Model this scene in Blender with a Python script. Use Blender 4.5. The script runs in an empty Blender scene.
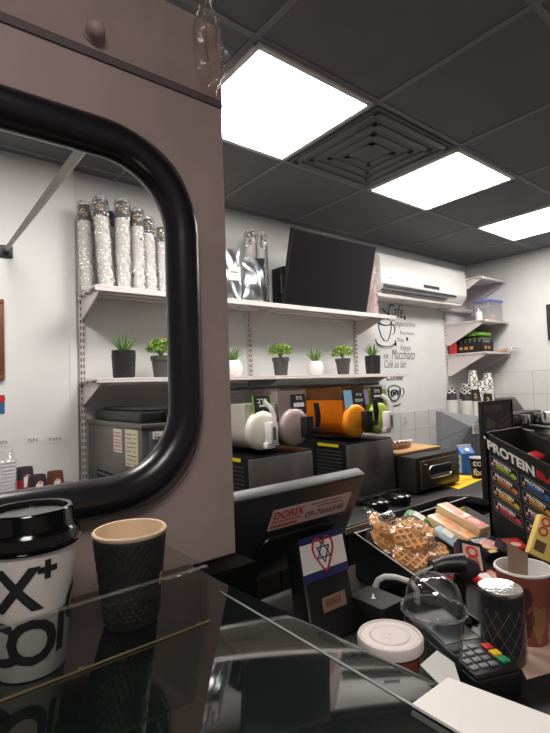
import bpy, bmesh, math, random
from mathutils import Vector, Matrix
PI = math.pi
R = math.radians
random.seed(7)
SC = bpy.context.scene
COL = SC.collection

# ------------------------------------------------------------------ helpers
def lin(h):
    h = h.lstrip('#'); o = []
    for i in (0, 2, 4):
        c = int(h[i:i+2], 16) / 255
        o.append(c/12.92 if c <= .04045 else ((c+.055)/1.055)**2.4)
    return (*o, 1)

MATS = {}
def mat(name, col, rough=.5, metal=0, noise=0, nscale=8, bump=0, bscale=60, spec=.5, ior=1.5, emit=0, coat=0, stretch=None, alpha=1):
    m = bpy.data.materials.new(name); m.use_nodes = True; MATS[name] = m
    nt = m.node_tree; n = nt.nodes; l = nt.links
    p = n['Principled BSDF']
    c = lin(col) if isinstance(col, str) else (*col, 1)
    p.inputs['Base Color'].default_value = c
    p.inputs['Roughness'].default_value = rough
    p.inputs['Metallic'].default_value = metal
    p.inputs['IOR'].default_value = ior
    p.inputs['Specular IOR Level'].default_value = spec
    p.inputs['Coat Weight'].default_value = coat
    if emit:
        p.inputs['Emission Color'].default_value = c
        p.inputs['Emission Strength'].default_value = emit
    if noise or bump:
        tc = n.new('ShaderNodeTexCoord'); mp = n.new('ShaderNodeMapping')
        l.new(tc.outputs['Object'], mp.inputs['Vector'])
        if stretch: mp.inputs['Scale'].default_value = stretch
    if noise:
        t = n.new('ShaderNodeTexNoise'); t.inputs['Scale'].default_value = nscale; t.inputs['Detail'].default_value = 6
        l.new(mp.outputs[0], t.inputs['Vector'])
        r = n.new('ShaderNodeMapRange'); r.inputs[1].default_value = .3; r.inputs[2].default_value = .7
        r.inputs[3].default_value = 1-noise; r.inputs[4].default_value = 1+noise
        l.new(t.outputs['Fac'], r.inputs[0])
        mx = n.new('ShaderNodeMix'); mx.data_type = 'RGBA'; mx.blend_type = 'MULTIPLY'; mx.inputs[0].default_value = 1
        mx.inputs[6].default_value = c; l.new(r.outputs[0], mx.inputs[7])
        l.new(mx.outputs[2], p.inputs['Base Color'])
    if bump:
        t2 = n.new('ShaderNodeTexNoise'); t2.inputs['Scale'].default_value = bscale; t2.inputs['Detail'].default_value = 4
        l.new(mp.outputs[0], t2.inputs['Vector'])
        b = n.new('ShaderNodeBump'); b.inputs['Strength'].default_value = bump; b.inputs['Distance'].default_value = .01
        l.new(t2.outputs['Fac'], b.inputs['Height']); l.new(b.outputs[0], p.inputs['Normal'])
    return m

def clear(name, tint='#ffffff', gloss=1.0, rough=.05, bump=0, bscale=60, haze=0, hazecol='#ffffff'):
    """thin clear plastic: transparent body, fresnel gloss, optional milky haze"""
    m = bpy.data.materials.new(name); m.use_nodes = True; MATS[name] = m
    nt = m.node_tree; n = nt.nodes; l = nt.links
    n.remove(n['Principled BSDF']); out = n['Material Output']
    tr = n.new('ShaderNodeBsdfTransparent'); tr.inputs[0].default_value = lin(tint)
    gl = n.new('ShaderNodeBsdfGlossy'); gl.inputs['Roughness'].default_value = rough
    fr = n.new('ShaderNodeLayerWeight'); fr.inputs['Blend'].default_value = .5
    pw = n.new('ShaderNodeMath'); pw.operation = 'POWER'; pw.inputs[1].default_value = 4; l.new(fr.outputs['Facing'], pw.inputs[0])
    mul = n.new('ShaderNodeMath'); mul.operation = 'MULTIPLY_ADD'; mul.inputs[1].default_value = .5*gloss; mul.inputs[2].default_value = .05*gloss; mul.use_clamp = True
    l.new(pw.outputs[0], mul.inputs[0])
    mx = n.new('ShaderNodeMixShader'); l.new(mul.outputs[0], mx.inputs[0])
    body = tr.outputs[0]
    if haze:
        d = n.new('ShaderNodeBsdfDiffuse'); d.inputs[0].default_value = lin(hazecol)
        m2 = n.new('ShaderNodeMixShader'); m2.inputs[0].default_value = haze
        l.new(tr.outputs[0], m2.inputs[1]); l.new(d.outputs[0], m2.inputs[2]); body = m2.outputs[0]
    l.new(body, mx.inputs[1]); l.new(gl.outputs[0], mx.inputs[2]); l.new(mx.outputs[0], out.inputs[0])
    if bump:
        tc = n.new('ShaderNodeTexCoord'); v = n.new('ShaderNodeTexVoronoi'); v.inputs['Scale'].default_value = bscale
        t = n.new('ShaderNodeTexNoise'); t.inputs['Scale'].default_value = bscale*.6
        l.new(tc.outputs['Object'], v.inputs['Vector']); l.new(tc.outputs['Object'], t.inputs['Vector'])
        a = n.new('ShaderNodeMath'); a.operation = 'ADD'; l.new(v.outputs['Distance'], a.inputs[0]); l.new(t.outputs['Fac'], a.inputs[1])
        b = n.new('ShaderNodeBump'); b.inputs['Strength'].default_value = bump; b.inputs['Distance'].default_value = .02
        l.new(a.outputs[0], b.inputs['Height'])
        l.new(b.outputs[0], gl.inputs['Normal']); l.new(b.outputs[0], fr.inputs['Normal'])
    return m

TEXTS = {}
def text_geo(s, bold=0.0, shear=0.0):
    k = (s, bold, shear)
    if k in TEXTS: return TEXTS[k]
    cu = bpy.data.curves.new('t', 'FONT'); cu.body = s; cu.size = 1; cu.offset = bold; cu.shear = shear; cu.resolution_u = 3
    o = bpy.data.objects.new('t', cu); COL.objects.link(o)
    bpy.context.view_layer.update()
    me = bpy.data.meshes.new_from_object(o.evaluated_get(bpy.context.evaluated_depsgraph_get()))
    bm = bmesh.new(); bm.from_mesh(me)
    bmesh.ops.remove_doubles(bm, verts=bm.verts, dist=1e-5)
    v = [tuple(x.co) for x in bm.verts]; bm.verts.index_update()
    f = [[x.index for x in q.verts] for q in bm.faces]
    bm.free(); bpy.data.objects.remove(o); bpy.data.curves.remove(cu); bpy.data.meshes.remove(me)
    TEXTS[k] = (v, f); return v, f

class MB:
    def __init__(s): s.v = []; s.f = []; s.m = []
    def add(s, vs, fs, mi=0, M=None):
        b = len(s.v)
        for q in vs:
            q = Vector(q)
            s.v.append(M @ q if M is not None else q)
        for q in fs: s.f.append([b+i for i in q]); s.m.append(mi)
    def box(s, x0, y0, z0, x1, y1, z1, mi=0, M=None):
        vs = [(x0,y0,z0),(x1,y0,z0),(x1,y1,z0),(x0,y1,z0),(x0,y0,z1),(x1,y0,z1),(x1,y1,z1),(x0,y1,z1)]
        s.add(vs, [(3,2,1,0),(4,5,6,7),(0,1,5,4),(1,2,6,5),(2,3,7,6),(3,0,4,7)], mi, M)
    def hexa(s, P, mi=0, M=None):      # 8 explicit corners, order as box
        s.add(P, [(3,2,1,0),(4,5,6,7),(0,1,5,4),(1,2,6,5),(2,3,7,6),(3,0,4,7)], mi, M)
    def lathe(s, prof, n=32, mi=0, M=None, a0=0, cap=False, mod=None):
        vs = []; fs = []
        for (r, z) in prof:
            for k in range(n):
                a = a0 + 2*PI*k/n
                rr = r if mod is None else r + mod(r, z, a)
                vs.append((rr*math.cos(a), rr*math.sin(a), z))
        for i in range(len(prof)-1):
            for k in range(n):
                k2 = (k+1) % n
                fs.append((i*n+k, i*n+k2, (i+1)*n+k2, (i+1)*n+k))
        if cap:
            fs.append(tuple(range(n-1, -1, -1))); fs.append(tuple((len(prof)-1)*n+k for k in range(n)))
        s.add(vs, fs, mi, M)
    def tube(s, pts, r, n=10, mi=0, M=None, closed=False, rs=None, flat=None):
        pts = [Vector(p) for p in pts]; N = len(pts); vs = []; fs = []; up = None
        for i, p in enumerate(pts):
            a = pts[(i-1) % N] if (closed or i) else p
            b = pts[(i+1) % N] if (closed or i < N-1) else p
            t = (b-a).normalized()
            if up is None:
                up = Vector((0,0,1)) if abs(t.z) < .9 else Vector((1,0,0))
            x = t.cross(up).normalized(); y = x.cross(t).normalized(); up = y
            rr = rs[i] if rs else r
            for k in range(n):
                an = 2*PI*k/n
                vs.append(p + x*math.cos(an)*rr + y*math.sin(an)*rr*(flat or 1))
        for i in range(N if closed else N-1):
            j = (i+1) % N
            for k in range(n):
                k2 = (k+1) % n
                fs.append((i*n+k, i*n+k2, j*n+k2, j*n+k))
        if not closed:
            fs.append(tuple(range(n-1,-1,-1))); fs.append(tuple((N-1)*n+k for k in range(n)))
        s.add(vs, fs, mi, M)
    def prism(s, poly, h0, h1, mi=0, M=None):   # polygon in xy, extruded in z
        n = len(poly)
        vs = [(x,y,h0) for x,y in poly] + [(x,y,h1) for x,y in poly]
        fs = [tuple(range(n-1,-1,-1)), tuple(range(n,2*n))] + [(i,(i+1)%n,n+(i+1)%n,n+i) for i in range(n)]
        s.add(vs, fs, mi, M)
    def quad(s, a, b, c, d, mi=0, M=None): s.add([a,b,c,d], [(0,1,2,3)], mi, M)
    def text(s, st, O, X, Y, w=None, h=None, size=None, mi=0, bold=0.0, shear=0.0, align='l', M=None):
        v, f = text_geo(st, bold, shear)
        if not v: return
        x0 = min(q[0] for q in v); x1 = max(q[0] for q in v); y0 = min(q[1] for q in v); y1 = max(q[1] for q in v)
        if size: sx = sy = size; yo = 0
        else:
            sy = h/(y1-y0) if h else w/(x1-x0); sx = w/(x1-x0) if w else sy; yo = y0
        xo = x0 if align == 'l' else (x0+x1)/2
        O = Vector(O); X = Vector(X); Y = Vector(Y)
        s.add([O + X*((q[0]-xo)*sx) + Y*((q[1]-yo)*sy) for q in v], f, mi, M)
    def wrap(s, st, size, zc, ang, rf, mi=0, bold=0.0, eps=.0006, M=None, sq=1.0):
        v, f = text_geo(st, bold, 0)
        x0 = min(q[0] for q in v); x1 = max(q[0] for q in v); y0 = min(q[1] for q in v); y1 = max(q[1] for q in v)
        bm = bmesh.new(); bv = [bm.verts.new(q) for q in v]
        for q in f:
            try: bm.faces.new([bv[i] for i in q])
            except ValueError: pass
        for it in range(3):
            es = [e for e in bm.edges if e.calc_length() > .16]
            if es: bmesh.ops.subdivide_edges(bm, edges=es, cuts=1); bmesh.ops.triangulate(bm, faces=bm.faces)
        bm.verts.index_update(); out = []
        for q in bm.verts:
            z = zc + (q.co.y-(y0+y1)/2)*size; r = rf(z)+eps; a = ang + (q.co.x-(x0+x1)/2)*size*sq/r
            out.append((r*math.cos(a), r*math.sin(a), z))
        fs = [[x.index for x in q.verts] for q in bm.faces]; bm.free()
        s.add(out, fs, mi, M)
    def build(s, name, mats, parent=None, loc=(0,0,0), rot=(0,0,0), bevel=0, seg=2, smooth=40, recalc=True):
        if not isinstance(mats, (list, tuple)): mats = [mats]
        bm = bmesh.new(); vs = [bm.verts.new(q) for q in s.v]
        for q, mi in zip(s.f, s.m):
            try: fc = bm.faces.new([vs[i] for i in q]); fc.material_index = mi
            except ValueError: pass
        if recalc: bmesh.ops.recalc_face_normals(bm, faces=bm.faces)
        if bevel:
            es = [e for e in bm.edges if len(e.link_faces) == 2 and e.calc_face_angle(0) > R(35)]
            bmesh.ops.bevel(bm, geom=es, offset=bevel, segments=seg, profile=.5, affect='EDGES', clamp_overlap=True)
        me = bpy.data.meshes.new(name); bm.to_mesh(me); bm.free()
        for m in mats: me.materials.append(m)
        if smooth:
            for p in me.polygons: p.use_smooth = True
            me.set_sharp_from_angle(angle=R(smooth))
        o = bpy.data.objects.new(name, me); COL.objects.link(o)
        o.location = loc; o.rotation_euler = rot
        if parent: o.parent = parent
        return o

def tag(o, label, cat, group=None):
    o['label'] = label; o['category'] = cat
    if group: o['group'] = group
    return o
def thing(name, label, cat, loc=(0,0,0), rz=0, group=None, rot=None):
    o = bpy.data.objects.new(name, None); o.empty_display_size = .05; COL.objects.link(o)
    o.location = loc; o.rotation_euler = rot or (0,0,rz)
    return tag(o, label, cat, group)
def struct(o): o['kind'] = 'structure'; return o
def dup(root, loc, rz=0, label=None, group=None, rot=None, scale=None):
    r = root.copy(); COL.objects.link(r); r.location = loc; r.rotation_euler = rot or (0,0,rz)
    if scale: r.scale = scale
    if label: r['label'] = label
    if group: r['group'] = group
    for ch in list(root.children):
        c = ch.copy(); COL.objects.link(c); c.parent = r
        for g in list(ch.children):
            d = g.copy(); COL.objects.link(d); d.parent = c
    return r
def rrect(x0, y0, x1, y1, r, n=5):
    o = []
    for (cx, cy, a) in ((x1-r,y0+r,-90),(x1-r,y1-r,0),(x0+r,y1-r,90),(x0+r,y0+r,180)):
        for k in range(n+1):
            t = R(a+90*k/n); o.append((cx+r*math.cos(t), cy+r*math.sin(t)))
    return o
def basis(O, X, Y, Z):
    X, Y, Z = Vector(X), Vector(Y), Vector(Z)
    return Matrix(((X.x,Y.x,Z.x,O[0]),(X.y,Y.y,Z.y,O[1]),(X.z,Y.z,Z.z,O[2]),(0,0,0,1)))
XZ = basis((0,0,0), (1,0,0), (0,0,1), (0,-1,0))     # xy drawing -> upright panel facing -y

# ------------------------------------------------------------------ materials
m_wall = mat('white_wall', '#d8d9d8', .7, noise=.05, nscale=3, bump=.05, bscale=30)
m_pink = mat('mauve_paint', '#9b8783', .55, noise=.10, nscale=7, bump=.05, bscale=40)
m_ceil = mat('dark_ceiling_tile', '#6e6e73', .8, noise=.06, nscale=5)
m_grid = mat('ceiling_grid', '#818186', .6)
m_floor = mat('dark_floor', '#3a3836', .6, noise=.1)
m_rubber = mat('black_gloss_rubber', '#17151a', .28, noise=.15, nscale=20, bump=.02)
m_black = mat('black_plastic', '#141415', .4, noise=.1, nscale=20)
m_blackm = mat('black_matte', '#0f0f10', .65, noise=.1, nscale=20)
m_bgloss = mat('black_gloss', '#0b0b0c', .12)
m_dgrey = mat('dark_grey_plastic', '#2a2b2d', .45, noise=.08)
m_grey = mat('grey_plastic', '#6e7174', .5, noise=.06)
m_steel = mat('brushed_steel', '#7d7a78', .38, metal=.85, noise=.12, nscale=14, stretch=(1,1,12))
m_steeld = mat('dark_steel', '#6a6563', .45, metal=.5, noise=.25, nscale=9)
m_chrome = mat('chrome', '#c8c8c8', .15, metal=1)
m_bluesteel = mat('blue_grey_steel', '#6b7380', .35, metal=.6, noise=.1, nscale=8)
m_shelf = mat('white_shelf_metal', '#cfc8c6', .45, noise=.04)
m_white = mat('white_plastic', '#e2e0dc', .4)
m_paper = mat('white_paper', '#dcd9d4', .8, noise=.03)
m_lidw = mat('white_paper_lid', '#ddd2cc', .55)
m_cupw = mat('white_cup_board', '#d9d7d2', .55)
m_cuprib = mat('stacked_cup_rims', '#dedbd6', .55, noise=.08, nscale=40)
m_cream = mat('cream_cup_inside', '#d9bfa0', .6)
m_ink = mat('black_ink', '#141414', .6)
m_gold = mat('gold_ink', '#b98a3a', .5)
m_red = mat('red_ink', '#b01c22', .5)
m_blueink = mat('navy_ink', '#1b2050', .5)
m_ripple = mat('black_ripple_board', '#1a1817', .55, noise=.15, nscale=50)
m_silver = mat('silver_foil', '#b4b7bc', .3, metal=1, bump=.25, bscale=18)
m_foil = mat('foil_lid', '#d5d4d2', .2, metal=1, bump=.15, bscale=80)
m_green1 = mat('leaf_green', '#6f9a3c', .5, noise=.2, nscale=30)
m_green2 = mat('lime_leaf', '#a3bf4c', .5, noise=.2, nscale=30)
m_green3 = mat('deep_leaf', '#4d7a38', .45, noise=.2, nscale=30)
m_potg = mat('grey_pot', '#4a4745', .6)
m_potb = mat('black_pot', '#1b1b1d', .45)
m_potw = mat('white_pot', '#e6e4e1', .45)
m_waffle = mat('waffle', '#d09a5e', .6, noise=.25, nscale=30, bump=.1, bscale=120)
m_slw = mat('white_slush', '#dedbcf', .35, noise=.03)
m_slp = mat('pink_grey_slush', '#a5918f', .35, noise=.05)
m_slo = mat('orange_slush', '#e08a12', .35, noise=.08, nscale=10)
m_slg = mat('green_slush', '#a9b84a', .35, noise=.08, nscale=10)
m_film = clear('clear_film', '#fafafa', 2.6, .14, bump=.8, bscale=45, haze=.10)
m_film2 = clear('waffle_film', '#fdfbf8', .8, .15, bump=.35, bscale=40, haze=.02)
m_clear = clear('clear_plastic', '#f0f2f2', 2.2, .04, haze=.012)
m_acr = clear('clear_acrylic', '#f2f4f3', .6, .03)
m_bowl = clear('slush_bowl_plastic', '#f6f4f2', 1.0, .08, haze=.03)
m_bowlo = clear('orange_stained_bowl', '#f4e2c4', 1.0, .08, haze=.03, hazecol='#8a6a42')
m_bubble = clear('pink_bubble_wrap', '#f2dede', 1.6, .2, bump=1.0, bscale=60, haze=.55, hazecol='#d8c2c0')
m_tub = clear('tub_plastic', '#e8eaee', 1.2, .1, haze=.2)
m_counter = mat('black_laminate', '#19191a', .35, noise=.15, nscale=25)
m_counterb = mat('grey_black_laminate', '#2d2c2b', .35, noise=.15, nscale=25)
m_cab = mat('dark_cabinet', '#1d1c1c', .55, noise=.1)
m_glass = mat('dark_counter_glass', '#0d1211', .035, noise=.3, nscale=6, ior=2.3)
m_wood = mat('red_brown_wood', '#6b3a24', .5, noise=.2)
m_board = mat('wooden_board', '#b48a5e', .6, noise=.2, nscale=20)
m_yellow = mat('yellow_cloth', '#e6bd22', .8, noise=.06)
m_blue = mat('blue_carton', '#3c6fb4', .5, noise=.05)
m_maroon = mat('maroon_board', '#8d4c3e', .5, noise=.08)
m_brownp = mat('brown_print', '#6e4a2c', .5, noise=.2)
m_orange = mat('orange_print', '#cf7a32', .5)
m_redp = mat('red_pack', '#b8282c', .4)
m_yel = mat('yellow_pack', '#d9c06a', .45, noise=.08)
m_yelb = mat('bright_yellow_card', '#e4cf1e', .5)
m_tan = mat('tan_biscuit', '#caa06a', .6, noise=.15)
m_choc = mat('chocolate', '#5a3520', .5, noise=.15)
m_navy = mat('dark_navy_pack', '#1c1a26', .35)
m_pinkp = mat('pink_print', '#d9a093', .5, noise=.35, nscale=60)
m_kraft = mat('kraft_card', '#8d7464', .7)
m_peach = mat('peach_paper', '#c9a894', .7)
m_greenk = mat('green_pack', '#3f7a3a', .4)
m_lime = mat('lime_edge', '#7fbf3a', .4)
m_bluebag = mat('blue_foil_bag', '#2a4a86', .25, metal=.5, bump=.5, bscale=30)
m_lilac = mat('lilac_card', '#9d8ab8', .6)
m_lblue = mat('light_blue_card', '#7fb2cf', .6)
m_tile = mat('wall_tile', '#d4d3d1', .3, noise=.03)
m_grout = mat('tile_grout', '#a9a8a6', .8)
m_lamp = mat('lit_diffuser', '#fff8f2', .5, emit=24)
m_screen = mat('tv_screen', '#131316', .2)
m_screenh = mat('terminal_screen', '#40444a', .2)
def tint(name, c, **k): return mat(name, c, .45, **k)

# ------------------------------------------------------------------ camera
C0 = Vector((0, 0, 1.40))
cam = bpy.data.cameras.new('camera'); camo = bpy.data.objects.new('camera', cam); COL.objects.link(camo)
yaw, pitch, roll = R(38.4928), R(2.48745), R(2.01498)
fw = Vector((math.sin(yaw)*math.cos(pitch), math.cos(yaw)*math.cos(pitch), math.sin(pitch)))
rt = Vector((math.cos(yaw), -math.sin(yaw), 0)); dn = fw.cross(rt)
r2 = rt*math.cos(roll)+dn*math.sin(roll); d2 = -rt*math.sin(roll)+dn*math.cos(roll)
camo.matrix_world = basis(C0, r2, -d2, -fw)
cam.sensor_fit = 'VERTICAL'; cam.sensor_height = 36; cam.lens = 475.30*36/733; cam.clip_start = .02
SC.camera = camo
SC.view_settings.view_transform = 'Standard'; SC.view_settings.look = 'None'; SC.view_settings.gamma = 1
SC.view_settings.use_curve_mapping = False; SC.view_settings.exposure = .08
w = bpy.data.worlds.new('world'); SC.world = w; w.use_nodes = True
w.node_tree.nodes['Background'].inputs[0].default_value = (.9,.8,.75,1); w.node_tree.nodes['Background'].inputs[1].default_value = .20

# ------------------------------------------------------------------ room shell
CZ = 2.53; BY = 2.46; RX = 4.42
b = MB(); b.box(-2,-1.6,-.05,RX,BY,0); struct(b.build('floor', m_floor))
b = MB(); b.box(-2,-1.6,CZ,RX+.1,BY+.1,CZ+.06); struct(b.build('ceiling', m_ceil))
b = MB()
for k in range(-4, 7): b.box(.905+.605*k-.012,-1.6,CZ-.004,.905+.605*k+.012,BY,CZ)
for k in range(-4, 3): b.box(-2,1.175+.6*k-.012,CZ-.0034,RX,1.175+.6*k+.012,CZ)
struct(b.build('trim_1', m_grid))
b = MB(); b.box(-2,BY,0,RX+.1,BY+.1,CZ); struct(b.build('wall_back', m_wall))
b = MB(); b.box(RX,-1.6,0,RX+.1,BY,CZ); struct(b.build('wall_right', m_wall))
b = MB(); b.box(-2,2.43,0,.69,BY,CZ); b.box(.655,2.426,0,.69,2.43,1.75, 0); struct(b.build('wall_left', [m_wall]))
# tiling: back wall up to 1.155, right wall up to 1.467
b = MB()
b.box(2.05,BY-.006,.84,RX,BY,1.155,1)
for i in range(12):
    for j in range(2): b.box(2.055+.2*i,BY-.009,.845+.157*j,2.052+.2*i+.196,BY-.005,.845+.157*j+.153,0)
struct(b.build('trim_2', [m_tile, m_grout]))
b = MB()
b.box(RX-.006,.2,.84,RX,BY-.01,1.467,1)
for i in range(8):
    for j in range(3): b.box(RX-.01,.205+.28*i,.846+.207*j,RX-.005,.205+.28*i+.276,.846+.207*j+.203,0)
struct(b.build('trim_3', [m_tile, m_grout]))
b = MB(); b.box(RX-.03,1.2,1.72,RX,1.73,2.03,0); b.box(RX-.034,1.23,1.75,RX-.03,1.70,2.0,1); struct(b.build('window_1', [m_dgrey, m_bgloss]))
# skirting cable trunking beneath the air conditioner
b = MB(); b.box(3.86,2.40,2.045,4.40,2.455,2.095); struct(b.build('trim_4', m_shelf, bevel=.01))

# ------------------------------------------------------------------ ceiling lamps + vent
def ceil_lamp(label, x, y):
    t = thing('ceiling_light', label, 'ceiling light', (x, y, CZ-.004), 0, 'square ceiling light panels')
    f = MB(); s = .29
    for a in (0,1,2,3):
        f.box(-s,-s,-.010,s,-s+.02,0,0,Matrix.Rotation(a*PI/2,4,'Z'))
    f.build('frame', m_white, t)
    d = MB(); d.box(-s+.02,-s+.02,-.008,s-.02,s-.02,-.001); d.build('diffuser', m_lamp, t)
    return t
L = ceil_lamp('square lit ceiling panel nearest the viewer, beside the mauve pillar', 1.207, 1.475)
dup(L, (2.418,1.475,CZ-.004), label='square lit ceiling panel in the middle, above the air conditioner side')
dup(L, (-.003,1.475,CZ-.004), label='square lit ceiling panel left of the others, hidden above the mauve hatch wall')
dup(L, (3.628,1.475,CZ-.004), label='square lit ceiling panel farthest right, cut by the picture edge')
t = thing('ceiling_light', 'square lit ceiling panel over the customer side behind the viewer', 'ceiling light', (-.305,-.62,CZ-.004), 0, 'square ceiling light panels')
for ch in L.children:
    c = ch.copy(); COL.objects.link(c); c.parent = t
t = thing('ceiling_vent', 'square grey ceiling air vent of nested frames between two lit panels', 'air vent', (1.812,1.475,CZ-.004))
b = MB(); b.box(-.285,-.285,-.006,.285,.285,0); b.build('backing', m_ceil, t)
m_ring = mat('vent_ring_grey','#727277',.7)
for k, s in enumerate((.27,.21,.15,.09)):
    b = MB()
    for a in range(4): b.box(-s,-s,-.012+.001*k,s,-s+.030,-.006,0,Matrix.Rotation(a*PI/2,4,'Z'))
    b.build('vent_ring', m_ring, t, bevel=.003)

# ------------------------------------------------------------------ hatch wall (mauve) with rounded opening
WY0, WY1 = .68, .75
ox0, ox1, oz0, oz1 = -.62, .354, 1.256, 1.768
hole = rrect(ox0-.019, oz0-.019, ox1+.019, oz1+.019, .144, 10)
tubeline = rrect(ox0, oz0, ox1, oz1, .125, 10)
X0, X1, Z0, Z1 = -1.2, .442, .0, 2.03
cx, cz = (ox0+ox1)/2, (oz0+oz1)/2
outer = []
for (x, z) in hole:
    dx, dz = x-cx, z-cz
    k = min(((X1-cx)/dx if dx > 0 else (X0-cx)/dx) if abs(dx) > 1e-6 else 1e9, ((Z1-cz)/dz if dz > 0 else (Z0-cz)/dz) if abs(dz) > 1e-6 else 1e9)
    outer.append((cx+dx*k, cz+dz*k))
# put true corners in: build as four boxes plus ring patch inside a frame rectangle
b = MB()
fx0, fx1, fz0, fz1 = ox0-.05, ox1+.05, oz0-.05, oz1+.05
b.box(X0,WY0,Z0,X1,WY1,fz0); b.box(X0,WY0,fz1,X1,WY1,Z1); b.box(X0,WY0,fz0,fx0,WY1,fz1); b.box(fx1,WY0,fz0,X1,WY1,fz1)
ring = []
for (x, z) in hole:
    dx, dz = x-cx, z-cz
    k = min(((fx1-cx) if dx > 0 else (fx0-cx))/dx if abs(dx) > 1e-6 else 1e9, ((fz1-cz) if dz > 0 else (fz0-cz))/dz if abs(dz) > 1e-6 else 1e9)
    ring.append((cx+dx*k, cz+dz*k))
n = len(hole); vs = []; fs = []
for Yv in (WY0, WY1):
    vs += [(x,Yv,z) for x,z in hole]; vs += [(x,Yv,z) for x,z in ring]
for i in range(n):
    j = (i+1) % n
    fs += [(i,j,n+j,n+i), (2*n+j,2*n+i,3*n+i,3*n+j), (j,i,2*n+i,2*n+j)]
b.add(vs, fs)
for (qx, qz) in ((fx1,fz0),(fx1,fz1),(fx0,fz0),(fx0,fz1)):
    near = sorted(range(n), key=lambda i: (ring[i][0]-qx)**2+(ring[i][1]-qz)**2)[:2]
    for Yv in (WY0, WY1):
        b.add([(ring[near[0]][0],Yv,ring[near[0]][1]),(ring[near[1]][0],Yv,ring[near[1]][1]),(qx,Yv,qz)], [(0,1,2)])
struct(b.build('wall_front', m_pink, smooth=30))
b = MB(); b.box(X0,WY0-.004,1.898,X1,WY0,Z1); struct(b.build('trim_5', m_pink, bevel=.002))
b = MB(); b.box(X0,WY0-.003,1.887,X1,WY0,1.898); struct(b.build('trim_8', mat('dark_seam','#54474a',.6,noise=.1)))
b = MB(); b.tube([(x,.672,z) for x,z in tubeline], .027, 18, closed=True)
struct(b.build('trim_6', m_rubber))
b = MB(); b.tube([(x + (.0275 if x > 0 else -.0275)*(1), .677, z + (.0275 if z > cz else -.0275)) for x,z in rrect(ox0,oz0,ox1,oz1,.12,10)], .002, 6, closed=True)
struct(b.build('trim_7', mat('pale_sealant','#9a8f8a',.6)))
t = thing('bolt_cap', 'round mauve bolt cap on the hatch wall over the window', 'bolt', (.223,.676,1.921))
b = MB(); b.lathe([(.0001,.022),(.006,.0215),(.011,.018),(.0135,.012),(.014,.004),(.016,.002),(.016,-.002)], 24, M=Matrix.Rotation(PI/2,4,'X')); b.build('cap', m_pink, t)
# crumpled plastic film taped at the top corner
b = MB(); nx, nz = 14, 18; vs = []; fs = []
for j in range(nz+1):
    for i in range(nx+1):
        u, v = i/nx, j/nz
        w2 = .030+.030*v
        x = .400 + .030*v + (u-.5)*2*w2*.7 + .006*math.sin(9*v+3*u)
        z = 2.068 - .165*v
        y = .674 - .010*abs(math.sin(u*9+v*4)) - .008*math.sin(v*14+u*5) - .006*random.random()
        vs.append((x, y, z))
for j in range(nz):
    for i in range(nx):
        a = j*(nx+1)+i; fs.append((a,a+1,a+nx+2,a+nx+1))
b.add(vs, fs); o = b.build('plastic_film', clear('taped_film','#f4eeea',1.0,.25,bump=.4,bscale=30,haze=.10,hazecol='#d8ccc6'))
tag(o, 'crumpled clear plastic film stuck at the top corner of the mauve pillar', 'plastic film')
# strut from the back wall to the hatch
t = thing('support_strut', 'grey square metal strut rising from wall bracket towards the hatch', 'strut', (.384,2.43,2.068))
p0 = Vector((0,-.02,-.005)); p1 = Vector((-.142,-1.677,-.259))
b = MB(); b.tube([p0, p1], .0105, 4); b.build('bar', mat('strut_metal','#79736e',.4,metal=.5,noise=.1), t, smooth=20)
b = MB(); b.box(-.03,-.012,-.035,.03,0,.02); b.box(-.012,-.035,-.02,.012,-.01,.012); b.build('bracket', m_dgrey, t, bevel=.003)

# ------------------------------------------------------------------ left wall bits
def scribble(mb, x0, z0, w, h, y, mi, n=4):
    for i in range(n):
        a = x0 + w*(i+.15)/n; ww = w/n*.6
        mb.box(a,y-.001,z0,a+ww*.3,y,z0+h,mi)
        if i % 2 == 0: mb.box(a,y-.001,z0+h*.75,a+ww,y,z0+h,mi)
        else: mb.box(a+ww*.7,y-.001,z0,a+ww,y,z0+h*.8,mi)
for (x0, x1, z0, z1, lab) in ((.455,.515,1.178,1.212,'paper tag with dark handwriting on white wall, middle of three tags'),
                              (.545,.625,1.176,1.204,'paper tag with faint handwriting on white wall nearest the ice machine'),
                              (.330,.392,1.180,1.216,'paper tag with handwriting on white wall, leftmost and cut by the picture edge')):
    b = MB(); b.box(x0,2.428,z0,x1,2.43,z1,0); scribble(b, x0+.012, z0+.009, (x1-x0)*.72, (z1-z0)*.42, 2.428, 1)
    tag(b.build('wall_tag', [m_paper, m_ink]), lab, 'paper tag', 'handwritten tags on the left wall')
t = thing('picture_frame', 'red brown wooden frame edge on the white wall at far left', 'picture frame', (.22,2.43,1.475))
b = MB()
for (a,c,d,e) in ((-.155,0,.155,.02),(-.155,.342,.155,.362),(-.155,.02,-.135,.342),(.135,.02,.155,.342)): b.box(a,-.02,c,d,0,e)
b.build('frame', m_wood, t, bevel=.003)
b = MB(); b.box(-.135,-.01,.02,.135,0,.342); b.build('picture', m_paper, t)
b = MB(); b.box(.25,2.427,1.325,.376,2.43,1.408,0); b.prism([(.36+.018*math.cos(k*PI/8),1.39+.018*math.sin(k*PI/8)) for k in range(16)],-2.427,-2.424,1,basis((0,0,0),(1,0,0),(0,0,1),(0,-1,0)))
tag(b.build('wall_sticker', [tint('sticker_blue','#2f5f8a'), m_redp]), 'blue sticker with red spot on white wall under the wooden frame', 'sticker')

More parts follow.
